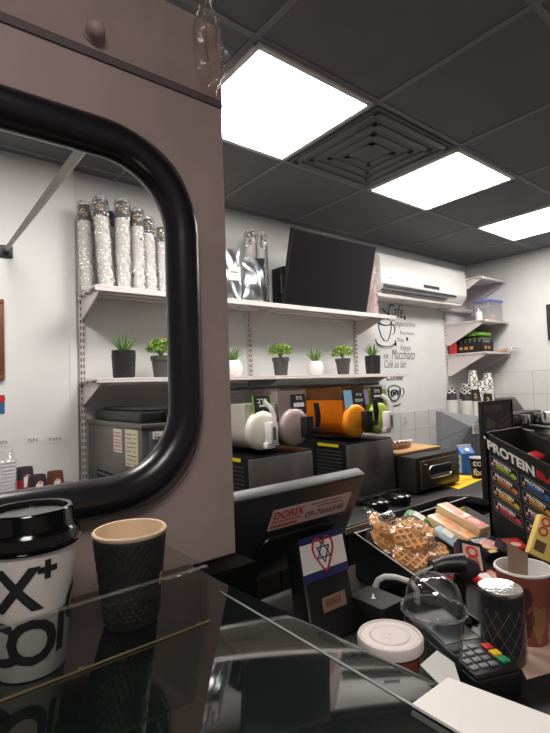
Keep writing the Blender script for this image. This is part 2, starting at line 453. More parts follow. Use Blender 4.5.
# ------------------------------------------------------------------ shelving on the back wall
def upright(x, z0, z1, label):
    b = MB(); b.box(x-.013,BY-.014,z0,x+.013,BY,z1,0)
    k = z0+.02
    while k < z1-.02:
        b.box(x-.009,BY-.0155,k,x-.004,BY-.014,k+.018,1); b.box(x+.004,BY-.0155,k,x+.009,BY-.014,k+.018,1); k += .032
    tag(b.build('shelf_upright', [m_shelf, m_dgrey]), label, 'shelf upright', 'slotted shelf uprights on the back wall')
upright(.722,.9,2.0,'slotted white metal upright at left beside the ice machine')
upright(1.75,1.0,2.0,'slotted white metal upright in the middle of the long shelves')
upright(2.745,1.0,2.0,'slotted white metal upright at right beside the wall lettering')
upright(3.985,1.38,2.36,'slotted white upright in the corner holding the short shelves')
def shelf(x0, x1, ztop, yf, label, bx, lip=.028, h=.12, grp=None):
    t = thing('wall_shelf', label, 'shelf', ((x0+x1)/2, BY, ztop), 0, grp)
    hw = (x1-x0)/2; d = BY-yf-.015
    b = MB(); b.box(-hw,-d-.015,-.010,hw,-.016,0); b.box(-hw,-d-.015,-lip,hw,-d-.008,-.010)
    b.box(-hw,-.03,-lip,hw,-.018,-.010)
    for k in (.35,.62): b.box(-hw,-d*k-.03,-.018,hw,-d*k,-.010)
    b.build('board', m_shelf, t, bevel=.002)
    for x in bx:
        q = MB(); X = x-(x0+x1)/2
        q.prism([(-.016,-.010),(-.016,-h),(-.05,-h),(-d-.004,-lip-.004),(-d-.004,-.010)], -.0035, .0035, 0, basis((X,0,0),(0,1,0),(0,0,1),(1,0,0)))
        q.box(X-.004,-.021,-h-.01,X+.004,-.014,-.01)
        for (yy,zz) in ((-d+.01,-.02),(-d+.03,-.022)): q.box(X-.0055,yy-.005,zz-.004,X+.0055,yy+.005,zz+.004,1)
        q.build('bracket', [m_shelf, m_dgrey], t)
    return t
SU, SLW = 1.895, 1.468
shelf(.70,2.885,SU,2.165,'long white metal shelf, upper one, carrying cup sleeves and television',(.722,1.75,2.745),grp='long wall shelves')
shelf(.70,3.0,SLW,2.165,'long white metal shelf, lower one, carrying the row of potted plants',(.722,1.75,2.745),lip=.022,grp='long wall shelves')
for z, y, lab in ((2.305,2.07,'short white corner shelf, topmost and empty, beside the air conditioner'),
                  (1.925,2.06,'short white corner shelf, middle one, carrying a clear tub'),
                  (1.645,2.06,'short white corner shelf, lowest, carrying black snack packs')):
    shelf(3.97,4.40,z,y,lab,(3.985,4.38),lip=.02,h=.20,grp='short corner shelves')

# ------------------------------------------------------------------ cup sleeves in film
def ang(x, y): return math.atan2(-y, -x)      # direction from a thing towards the viewer
def sleeve(x, y, top, label, style, grp, rz=0, tilt=0):
    t = thing('cup_sleeve', label, 'cup sleeve', (x, y, SU+.001), rz, grp)
    if tilt: t.rotation_euler = (tilt*.5, tilt, rz)
    H = top-SU; r = .034; ch = .085
    b = MB(); prof = [(.001,0)]; z = 0
    while z < H-ch:
        prof += [(r*.93,z),(r,z+.003),(r,z+.006),(r*.93,z+.008)]; z += .0085
    prof += [(.001,z)]
    b.lathe(prof, 20); b.build('cup_stack', m_cuprib, t)
    b = MB(); zt = z
    b.lathe([(.001,zt),(r*1.02,zt),(r*1.02,zt+.003),(r*.80,H-.004),(r*.80,H),(r*.72,H),(r*.72,H-.006),(.001,H-.006)], 24)
    rf = lambda zz: r*1.02-(zz-zt)/(H-zt)*r*.22
    a = ang(x, y)-rz
    if style == 'black':
        b.wrap('C', .03, zt+.045, a-.35, rf, 1, .03); b.wrap('x', .03, zt+.03, a+.25, rf, 1, .03)
        b.build('top_cup', [m_ripple, m_gold], t)
    else:
        b.wrap(style[0], .055, zt+.055, a-.1, rf, 1, .02)
        if len(style) > 1: b.wrap(style[1], .055, zt+.06, a+.75, rf, 1, .02)
        b.wrap('fi', .05, zt+.01, a, rf, 1, .02)
        b.build('top_cup', [m_cupw, m_ink], t)
    b = MB(); n = 26; vs = []; fs = []; rows = 22
    for j in range(rows+1):
        zz = .001+(H+.012)*j/rows
        for k in range(n):
            rr = r*1.07 + .0035*math.sin(k*2.1+j*1.3)*random.random() + .003*random.random()
            if j == rows: rr *= .75
            vs.append((rr*math.cos(2*PI*k/n), rr*math.sin(2*PI*k/n), zz + (random.random()*.01 if j == rows else 0)))
    for j in range(rows):
        for k in range(n): fs.append((j*n+k, j*n+(k+1)%n, (j+1)*n+(k+1)%n, (j+1)*n+k))
    b.add(vs, fs); b.build('wrapper', m_film, t, smooth=25)
    return t
SG = 'film wrapped sleeves of black topped cups'
sleeve(.722,2.345,2.315,'film wrapped cup sleeve, leftmost, leaning over the shelf end','black',SG,tilt=-.02)
sleeve(.785,2.26,2.325,'film wrapped cup sleeve, second from left in front row','black',SG,tilt=-.05)
sleeve(.842,2.37,2.315,'film wrapped cup sleeve half hidden in back row between tall ones','black',SG)
sleeve(.868,2.26,2.335,'film wrapped cup sleeve, third from left and tallest in front row','black',SG)
sleeve(.955,2.29,2.315,'film wrapped cup sleeve with gold mark right of the tallest one','black',SG)
sleeve(1.032,2.31,2.295,'film wrapped cup sleeve, fifth from left, beginning of the lower ones','black',SG,tilt=-.03)
sleeve(1.105,2.31,2.265,'film wrapped cup sleeve, sixth from left, short','black',SG)
sleeve(1.180,2.31,2.245,'film wrapped cup sleeve last before the black hatch rim','black',SG)
sleeve(1.700,2.34,2.355,'film wrapped white cup sleeve behind the silver bags','OQ','white printed cup sleeves')
sleeve(1.785,2.34,2.350,'film wrapped white cup sleeve right of the silver bags','JC','white printed cup sleeves')
# silver bags
def pouch(name, label, x, y, z, wd, hh, dp, m, rz, parts=None, cat='bag', grp=None):
    b = MB(); nx, nz = 14, 16; vs = []; fs = []; random.seed(int(x*1000))
    for side in (-1, 1):
        for j in range(nz+1):
            for i in range(nx+1):
                u, v = i/nx*2-1, j/nz
                th = dp*.5*(1-abs(u)**2.5)*(math.sin(PI*min(1,(v*.82+.12)))**.7)*(1-v**4*.85)
                wz = wd*.5*(1-.12*v+.05*math.sin(v*9))
                vs.append((u*wz+.006*math.sin(v*17+u*3), side*(th*(1+.22*math.sin(u*7+v*9+side))+.0008), v*hh + .012*u*v))
    N = (nx+1)*(nz+1)
    for s0 in (0, N):
        for j in range(nz):
            for i in range(nx):
                a = s0+j*(nx+1)+i; fs.append((a,a+1,a+nx+2,a+nx+1))
    edge = [i for i in range(nx+1)]+[j*(nx+1)+nx for j in range(1,nz+1)]+[nz*(nx+1)+i for i in range(nx-1,-1,-1)]+[j*(nx+1) for j in range(nz-1,0,-1)]
    for k in range(len(edge)):
        a, c = edge[k], edge[(k+1)%len(edge)]; fs.append((a,c,N+c,N+a))
    b.add(vs, fs)
    t = thing(name, label, cat, (x,y,z), rz, grp)
    b.build('pouch', m, t, smooth=60)
    return t
pouch('foil_bag','shiny silver foil bag on upper shelf, nearer the television',1.66,2.25,SU+.001,.19,.275,.09,m_silver,.15,grp='silver foil bags')
t = pouch('foil_bag','shiny silver foil bag on upper shelf against the mauve pillar',1.468,2.25,SU+.001,.17,.30,.08,m_silver,-.2,grp='silver foil bags')
b = MB(); b.box(-.01,-.047,.11,.06,-.043,.19,0); b.box(0,-.048,.155,.045,-.0465,.16,1); b.build('sticker', [m_paper, m_ink], t)

# ------------------------------------------------------------------ television and bits round it
t = thing('television', 'large black flat television leaning forward on the upper shelf', 'television', (2.196,2.195,SU+.002))
tl = math.atan2(.11,.43); Mt = Matrix.Rotation(tl,4,'X')
b = MB(); b.box(-.375,-.012,0,.375,.02,.455,0,Mt); b.box(-.30,.02,.05,.30,.05,.34,0,Mt); b.build('cabinet', m_blackm, t, bevel=.004)
b = MB(); b.box(-.368,-.0145,.014,.368,-.011,.448,0,Mt); b.build('screen', m_screen, t)
b = MB(); b.box(-.12,.02,0,.12,.10,.012); b.box(-.03,.03,.008,.03,.055,.10); b.build('foot', m_blackm, t)
b = MB(); b.box(1.925,2.30,SU+.001,1.975,2.42,2.17,0); b.box(1.924,2.32,2.0,1.9255,2.33,2.12,1); b.box(1.94,2.2985,1.99,1.945,2.30,2.10,1)
tag(b.build('media_box', [m_black, m_grey], bevel=.003), 'slim black box standing upright behind the left edge of the television', 'media box')
b = MB(); vs = []; fs = []; n = 12; rows = 14
for j in range(rows+1):
    v = j/rows
    for k in range(n):
        a = 2*PI*k/n; rr = 1+.12*math.sin(3*a+6*v)+.08*random.random()
        vs.append((.055*(1-.35*v)*rr*math.cos(a)+.025*v, .07*(1-.3*v)*rr*math.sin(a), v*.42))
for j in range(rows):
    for k in range(n): fs.append((j*n+k, j*n+(k+1)%n, (j+1)*n+(k+1)%n, (j+1)*n+k))
b.add(vs, fs); b.add(vs[:n], [tuple(range(n-1,-1,-1))]); b.add(vs[-n:], [tuple(range(n))])
tag(b.build('wrapped_bundle', m_bubble, loc=(2.685,2.25,SU+.001)), 'tall bundle in pinkish bubble wrap right of the television', 'wrapped bundle')
b = MB(); nx, ny = 26, 8; vs = []; fs = []
for j in range(ny+1):
    for i in range(nx+1):
        vs.append((2.13+.44*i/nx, 2.33+.08*j/ny, 2.345+.05*abs(math.sin(i*.9+j*1.7))*random.random()+.01*math.sin(PI*j/ny)+.03*(math.sin(i*.45)>0)))
for j in range(ny):
    for i in range(nx): a = j*(nx+1)+i; fs.append((a,a+1,a+nx+2,a+nx+1))
b.add(vs, fs); b.box(2.16,2.335,SU+.001,2.54,2.40,2.36,1)
tag(b.build('plastic_bag', [m_film, m_cupw], smooth=20), 'crumpled clear bag of cups poking out above the television', 'plastic bag')

# ------------------------------------------------------------------ air conditioner
t = thing('air_conditioner', 'white wall mounted split air conditioner over the wall lettering', 'air conditioner', (3.385,BY,2.085))
b = MB(); prof = [(0,.0),(0,.30),(-.19,.30),(-.225,.285),(-.24,.25),(-.243,.06),(-.20,.0)]
b.prism(prof, -.595, .595, 0, basis((0,0,0),(0,1,0),(0,0,1),(1,0,0)))
b.build('casing', mat('ac_white','#d9dad8',.4), t, bevel=.006)
b = MB(); b.box(-.56,-.236,.012,.30,-.10,.02,0); b.box(-.56,-.2425,.040,.42,-.235,.054,0)
b.build('louvre', m_dgrey, t)
b = MB(); b.box(-.06,-.2445,.075,.16,-.2425,.10,0); b.build('display', m_dgrey, t)
b = MB(); b.text('aux', (-.50,-.2445,.10), (1,0,0), (0,0,1), h=.012, mi=0); b.build('logo', m_grey, t)
b = MB(); b.hexa([(-.58,-.20,-.035),(.58,-.20,-.02),(.58,0,-.02),(-.58,0,-.035),(-.58,-.20,-.002),(.58,-.20,-.002),(.58,0,-.002),(-.58,0,-.002)]); b.build('drain_tray', m_shelf, t, bevel=.004)

# ------------------------------------------------------------------ wall lettering
b = MB(); YW = BY-.0012
m_word = mat('lettering_grey','#33333a',.6)
LT = thing('wall_lettering', 'black handwritten coffee names lettered on the white wall beside the shelves', 'wall decal')
def wt(s, x, z, w, h, sh=.35, bold=0):
    b = MB(); b.text(s, (x,YW,z), (1,0,0), (0,0,1), w=w, h=h, shear=sh, bold=bold); b.build('word', m_word, LT, smooth=0)
wt('Café',3.165,1.945,.205,.115,.3); wt('Cappuccino',3.20,1.862,.33,.062,.35); wt('Espresso',3.31,1.795,.20,.045,.15,.0)
wt('Moka',3.265,1.742,.095,.038,.2); wt('Ristretto',3.31,1.672,.14,.045,.2); wt('Macchiato',3.185,1.595,.32,.085,.35)
wt('Café au lait',3.085,1.525,.29,.062,.3); wt('Coffee',3.10,1.42,.225,.06,.4,.02); wt('tè',3.08,1.60,.06,.045,.1)
def wl(pts, r=.006): b.tube([(x,YW-.001,z) for x,z in pts], r, 6, flat=.3)
def arc(cx,cz,rx,rz,a0,a1,n=14): return [(cx+rx*math.cos(R(a0+(a1-a0)*k/n)), cz+rz*math.sin(R(a0+(a1-a0)*k/n))) for k in range(n+1)]
b = MB()
# big drawn cup on its saucer
wl(arc(3.115,1.90,.085,.03,0,360),.005); wl([(3.03,1.90),(3.035,1.84),(3.06,1.78),(3.095,1.745),(3.135,1.745),(3.165,1.78),(3.19,1.84),(3.20,1.90)],.007)
wl(arc(3.115,1.893,.07,.018,180,360),.009); wl(arc(3.205,1.845,.035,.042,80,-100),.007)
wl(arc(3.115,1.745,.125,.045,170,372),.007); wl(arc(3.115,1.735,.12,.05,190,350),.005)
wl([(3.07,2.005),(3.09,2.01),(3.115,1.985),(3.15,1.975),(3.16,1.96)],.009); wl([(3.06,1.95),(3.09,1.955),(3.12,1.94),(3.14,1.93)],.004)
tag(b.build('drawn_cup', m_ink, smooth=0), 'large black line drawing of cup on saucer left of the wall lettering', 'wall decal', 'drawn cups on the wall')
b = MB()
# small round cup
wl(arc(3.195,1.352,.08,.03,0,360),.006); wl([(3.115,1.345),(3.12,1.30),(3.15,1.265),(3.19,1.255),(3.235,1.265),(3.265,1.30),(3.275,1.345)],.011)
wl(arc(3.195,1.315,.045,.03,-40,240),.012); wl(arc(3.195,1.312,.012,.01,0,360),.01); wl(arc(3.295,1.325,.03,.032,100,-110),.006); wl(arc(3.195,1.235,.08,.02,160,340),.007)
tag(b.build('drawn_cup', m_ink, smooth=0), 'small round black drawing of cup under the wall lettering', 'wall decal', 'drawn cups on the wall')
for (x,z,lab) in ((3.385,1.95,'black bean drawn on the wall, topmost of three'),(3.405,1.771,'black bean drawn on the wall, middle of three'),(3.245,1.722,'black bean drawn on the wall, lowest of three')):
    b = MB()
    b.prism([(x+.013*math.cos(k*PI/6),z+.018*math.sin(k*PI/6)) for k in range(12)],-.0012,.001,0,basis((0,YW,0),(1,0,0),(0,0,1),(0,-1,0)))
    tag(b.build('drawn_bean', m_ink, smooth=0), lab, 'wall decal', 'drawn beans on the wall')
b = MB(); b.box(3.27,BY-.0115,1.02,3.35,BY-.010,1.13,0)
for k,(x,z) in enumerate(((3.285,1.04),(3.315,1.05),(3.30,1.085))): b.box(x,BY-.0125,z,x+.018,BY-.0115,z+.03,1+k%2)
tag(b.build('tile_picture', [tint('pale_print','#cfd3d6'), m_peach, m_lblue]), 'small faded picture of cups stuck on the back wall tiles', 'picture')

# ------------------------------------------------------------------ plants on the lower shelf
def pot(style):
    b = MB()
    if style == 'hex':
        def mod(r,z,a): return .0025*math.cos(a*14)*math.cos(z*230) if .012 < z < .12 and r > .05 else 0
        prof = [(.001,0),(.046,0),(.05,.004)]+[(.051+.006*k/26,.008+.122*k/26) for k in range(27)]+[(.057,.136),(.052,.136),(.050,.12),(.001,.12)]
        b.lathe(prof, 56, mod=mod); return b, m_potb
    if style == 'white':
        def mod(r,z,a): return .0018*math.cos(a*12)*math.cos(z*300) if .008 < z < .085 and r > .035 else 0
        prof = [(.001,0),(.034,0)]+[(.038+.016*math.sin(PI*min(1,(k/20)*.85+.1)),.004+.086*k/20) for k in range(21)]+[(.04,.092),(.037,.092),(.036,.08),(.001,.08)]
        b.lathe(prof, 48, mod=mod); return b, m_potw
    b.lathe([(.001,0),(.037,0),(.039,.004),(.048,.088),(.053,.088),(.054,.112),(.049,.112),(.047,.095),(.001,.095)], 32); return b, m_potg
def aloe(h, n, z0, r0=.02):
    b = MB()
    for i in range(n):
        a = i*2.4; lean = .12+.75*(i/n); L2 = h*(1-.25*(i/n)*random.random()); pts = []; rs = []
        for k in range(7):
            s = k/6
            rad = r0*.4+L2*s*math.sin(lean)*(.75+.35*s); z = z0+L2*s*math.cos(lean*(.8+.3*s))
            pts.append((rad*math.cos(a), rad*math.sin(a), z)); rs.append(.0065*(1-s)**.7+.0004)
        b.tube(pts, .01, 5, rs=rs, mi=0 if i % 3 else 1, flat=.5)
    return b
def bush(z0, R0=.075):
    b = MB()
    for i in range(26):
        a = random.random()*6.28; l2 = R0*(.6+.5*random.random()); e = .3+random.random()*1.1
        b.tube([(0,0,z0-.02),(l2*.5*math.cos(a)*math.cos(e),l2*.5*math.sin(a)*math.cos(e),z0+l2*.5*math.sin(e)),(l2*math.cos(a)*math.cos(e),l2*math.sin(a)*math.cos(e),z0+l2*math.sin(e))],.0013,4,mi=2)
    for i in range(420):
        a = random.random()*6.283; e = math.asin(random.random()*1.15-.15) ; rr = R0*(.5+.5*random.random()**.5)
        P = Vector((rr*1.02*math.cos(a)*math.cos(e), rr*1.02*math.sin(a)*math.cos(e), z0+.012+rr*.80*math.sin(e)+.008*random.random()))
        q = Matrix.Translation(P) @ Matrix.Rotation(random.random()*6.28,4,'Z') @ Matrix.Rotation(random.random()*1.8-.9,4,'X') @ Matrix.Rotation(random.random()*1.8-.9,4,'Y')
        s = .007+.006*random.random()
        b.add([(-s,0,0),(0,-s*.55,.0015),(s,0,.001),(0,s*.55,.0015)], [(0,1,2,3)], random.choice((0,0,1,1,1,2)), q)
    return b
def plant(x, y, style, kind, label, hh=.12):
    t = thing('potted_plant', label, 'potted plant', (x,y,SLW+.001), 0, 'potted plants on the lower shelf')
    pb, pm = pot(style); pb.build('pot', pm, t)
    zt = {'hex':.12,'white':.08,'grey':.095}[style]
    (aloe(hh, 22, zt) if kind == 'aloe' else bush(zt+.03)).build('foliage', [m_green3, m_green1] if kind == 'aloe' else [m_green1, m_green2, m_green3], t, recalc=False)
    return t
plant(.868,2.28,'hex','aloe','spiky succulent in black patterned pot, leftmost, seen through the hatch',.11)
plant(1.065,2.28,'grey','bush','bushy green plant in grey pot seen through the hatch by its rim')
plant(1.505,2.28,'white','aloe','spiky plant in white pot mostly hidden behind the mauve pillar',.10)
plant(1.86,2.28,'grey','bush','bushy green plant in grey pot, nearest right of the mauve pillar')
plant(2.15,2.28,'white','aloe','spiky plant in round white pot between two bushy plants',.11)
plant(2.415,2.28,'grey','bush','bushy green plant in grey pot right of the white pot')
plant(2.73,2.28,'hex','aloe','spiky succulent in black patterned pot at the right end of shelf',.11)

# ------------------------------------------------------------------ corner shelves contents
t = thing('storage_tub', 'clear plastic tub with blue lid on the middle corner shelf', 'storage tub', (4.265,2.18,1.927))
b = MB(); b.prism(rrect(-.115,-.085,.115,.085,.03),0,.175); b.build('tub', m_tub, t)
b = MB(); b.prism(rrect(-.122,-.092,.122,.092,.03),.175,.197); b.build('lid', mat('blue_lid','#6a74b8',.4), t, bevel=.003)
b = MB()
for i in range(50):
    p = Vector((random.uniform(-.09,.09),random.uniform(-.065,.065),.008+random.random()*.05)); b.box(-.013,-.011,-.007,.013,.011,.007,random.choice((0,0,1)),Matrix.Translation(p)@Matrix.Rotation(random.random()*3,4,'Z')@Matrix.Rotation(random.random()*.4,4,'X'))
o = b.build('biscuit_pieces', [m_peach, m_tan], t); o['kind'] = 'stuff'
t = thing('bottle', 'small white bottle left of the clear tub on the corner shelf', 'bottle', (4.06,2.16,1.927))
b = MB(); b.lathe([(.001,0),(.026,0),(.028,.004),(.028,.07),(.012,.088),(.012,.092)],24); b.build('body', m_white, t)
b = MB(); b.lathe([(.013,.09),(.015,.091),(.015,.112),(.001,.113)],20); b.build('cap', m_chrome, t)
t = thing('snack_carton', 'open black carton of green edged packs on lowest corner shelf', 'carton', (4.135,2.275,1.647))
b = MB()
b.box(-.105,-.14,0,.105,.14,.006); b.box(-.105,-.14,0,-.101,.14,.095); b.box(.101,-.14,0,.105,.14,.095); b.box(-.105,-.14,0,.105,-.136,.085); b.box(-.105,.136,0,.105,.14,.11)
for k in range(3): b.box(-.107,-.06+.05*k,.03,-.105,-.03+.05*k,.055,1)
for k in range(2): b.box(-.05+.06*k,-.142,.03,-.015+.06*k,-.14,.055,1)
b.build('tray', [m_blackm, m_gold], t)
for k in range(6):
    b = MB(); y = -.112+.044*k
    b.box(-.085,y-.017,.01,.085,y+.017,.168,0); b.box(-.089,y-.019,.150,.089,y+.019,.175,1); b.box(-.087,y-.0185,.118,.087,y+.0185,.123,1); b.box(-.086,y-.012,.075,-.0855,y+.012,.11,2); b.box(-.06,y-.0175,.075,.06,y-.017,.11,2)
    tag(b.build('coffee_pack', [m_blackm, m_lime, m_grey], loc=(4.135,2.275,1.649), bevel=.003), 'black pack with lime green edges standing in the black carton', 'pack', 'lime edged packs in the black carton')
pouch('foil_bag','crumpled blue foil bag beside the black carton on lowest corner shelf',4.318,2.24,1.647,.11,.20,.09,m_bluebag,.2)
b = MB(); b.box(3.995,2.36,1.647,4.018,2.43,1.75); tag(b.build('red_pack', m_redp, bevel=.003), 'red pack at the wall end of the lowest corner shelf', 'pack')
t = thing('round_lid', 'round clear plastic lid jutting out from the lowest corner shelf', 'lid', (4.32,2.03,1.668))
b = MB(); b.lathe([(.001,.012),(.055,.012),(.07,.006),(.086,.005),(.088,0),(.084,0)],40); b.build('lid', m_tub, t)
b = MB(); b.box(4.28,2.07,1.647,4.37,2.14,1.667); tag(b.build('small_box', m_tan, bevel=.002), 'small tan box lying under the clear lid on lowest corner shelf', 'box')

# ------------------------------------------------------------------ back counters
BZ = .84
t = thing('back_counter', 'dark L shaped back worktop carrying slush machines and oven', 'counter', (2.0,2.0,0))
b = MB()
poly = [(.70-2,2.455-2),(.70-2,1.33-2),(2.10-2,1.33-2),(2.18-2,1.25-2),(2.18-2,.98-2),(4.405-2,.98-2),(4.405-2,2.445-2)]
b.prism(poly, BZ-.035, BZ); b.build('worktop', m_counterb, t, bevel=.003)
b = MB(); b.box(-1.28,-.62,.0,.12,.44,BZ-.036); b.box(.24,-.96,.0,2.39,.44,BZ-.036); b.box(.12,-.5,.0,.24,.44,BZ-.036); b.build('cabinet', m_cab, t)
for k in range(4):
    b = MB(); b.box(-1.26+.345*k,-.637,.10,-1.26+.345*k+.335,-.621,.62); b.build('door', m_cab, t, bevel=.003)
    b = MB(); b.box(-1.26+.345*k,-.637,.635,-1.26+.345*k+.335,-.621,.79); b.build('drawer', m_cab, t, bevel=.003)
b = MB(); b.box(-.62,-.676,BZ-.030,-.46,-.671,BZ-.008); b.build('edge_label', m_kraft, t)
t = thing('side_cabinet', 'dark low cabinet under the left wall carrying upturned printed cups', 'cabinet', (.3,2.1,0))
b = MB(); b.box(-1.1,-.2,0,.36,.32,.93); b.build('carcass', m_cab, t); b = MB(); b.box(-1.1,-.21,.93,.37,.325,.95); b.build('top', m_counterb, t, bevel=.003)

# ice machine
t = thing('ice_machine', 'stainless steel ice machine with side vents and stickers behind the hatch', 'ice machine', (.895,2.08,BZ+.001))
Hm = 1.274-BZ
b = MB(); b.box(-.165,-.33,.0,.165,.33,Hm-.02); b.build('body', m_steel, t, bevel=.006)
b = MB(); b.box(-.17,-.34,Hm-.02,.17,.34,Hm); b.build('top_rim', m_steel, t, bevel=.004)
b = MB(); b.prism(rrect(-.145,-.30,.145,.30,.04), Hm, Hm+.045); b.prism(rrect(-.12,-.27,.12,.27,.04), Hm+.045, Hm+.058); b.build('lid', m_black, t, bevel=.008)
b = MB(); b.box(-.06,-.335,Hm+.01,.08,-.30,Hm+.06); b.build('lid_handle', m_black, t, bevel=.006)
b = MB(); b.box(-.14,-.338,.03,.14,-.33,Hm-.03); b.build('front_panel', m_bluesteel, t, bevel=.004)
b = MB(); b.box(-.125,-.342,.17,.125,-.338,.33); b.build('ice_door', m_bluesteel, t, bevel=.003)
b = MB(); b.box(-.125,-.344,.375,-.045,-.338,.402,0); b.text('ITV', (-.12,-.3445,.386), (1,0,0), (0,0,1), h=.010, mi=1); b.box(-.12,-.3445,.379,-.05,-.344,.383,1); b.build('badge', [m_paper, m_ink], t)
for c in range(4):
    b = MB(); y0 = -.13+.085*c
    for k in range(8): b.box(-.1675,y0,.045+.022*k,-.1645,y0+.07,.056+.022*k)
    b.build('vent_slots', m_blackm, t)
b = MB(); b.box(-.1675,-.125,.308,-.1648,-.03,.405,0)
for k in range(6): b.box(-.1682,-.118,.316+.014*k,-.1675,-.037,.316+.014*k+(.008 if k % 3 else .005),1)
M2 = b.build('warning_sticker', [m_paper, tint('red_print','#c98a86')], t)
b = MB(); b.box(-.1675,-.295,.262,-.1648,-.165,.41,0)
for k in range(8): b.box(-.1682,-.225-.02*(k%3),.27+.017*k,-.1675,-.18,.2725+.017*k,1); b.box(-.1682,-.28,.272+.017*k,-.1675,-.255,.274+.017*k,1)
b.build('rating_sticker', [tint('cream_sticker','#d6cfae'), m_ink], t)

# upturned printed cups on the side cabinet
def print_cup(x, y, z, label, mi, n):
    t = thing('paper_cup', label, 'paper cup', (x,y,z), 0, 'upturned printed cups by the left wall')
    b = MB(); r0, r1, h = .042, .031, .10+.02*n
    b.lathe([(.001,.004),(r0*.94,0),(r0,.002),(r0,.006),(r1,h-.004),(r1,h),(r1-.002,h),(r1-.003,h-.008),(.001,h-.008)],32)
    rf = lambda zz: r0-(r0-r1)*zz/h
    a = ang(x,y)
    def patch(a0,a1,z0,z1,m):
        vs=[];fs=[];N=8
        for k in range(N+1):
            aa = a0+(a1-a0)*k/N
            for zz in (z0,z1): vs.append(((rf(zz)+.0006)*math.cos(aa),(rf(zz)+.0006)*math.sin(aa),zz))
        for k in range(N): fs.append((2*k,2*k+2,2*k+3,2*k+1))
        b.add(vs,fs,m)
    patch(a-1.2,a-.2,h*.25,h*.6,1); patch(a-.1,a+.6,h*.35,h*.7,2); patch(a-.7,a+.9,h*.02,h*.22,3)
    b.wrap('9',.05,h*.62,a+.35,rf,4,.02)
    b.build('cup', [mi, m_redp, m_cupw, m_orange, m_pinkp], t)
    return t
CZ2 = .951
m_navycup = mat('navy_cup','#3a3138',.5); m_brcup = mat('brown_cup','#6a4430',.5,noise=.2)
print_cup(.418,2.24,CZ2+.03,'navy printed cup upturned, tallest, against the left wall',m_navycup,1)
print_cup(.432,2.08,CZ2+.035,'navy printed cup with red swirl upturned in front of the tallest cup',m_navycup,0)
print_cup(.532,2.22,CZ2,'brown printed cup upturned beside the tallest navy cup',m_brcup,1)
print_cup(.555,2.12,CZ2,'low brown printed cup upturned at the right front of the group',m_brcup,-1)
b = MB(); b.box(.34,2.03,CZ2-.001,.49,2.30,CZ2+.029); tag(b.build('cup_tray', m_counterb), 'low dark tray under the navy printed cups', 'tray')
t = thing('cup_stack', 'tall stack of clear plastic cups by the left wall at the picture edge', 'cup stack', (.335,2.2,CZ2))
b = MB(); prof = []
for k in range(14): prof += [(.044,.014*k),(.047,.014*k+.002),(.047,.014*k+.006),(.043,.014*k+.010)]
prof += [(.032,.235),(.001,.235)]
b.lathe(prof, 28); b.build('cups', m_tub, t)

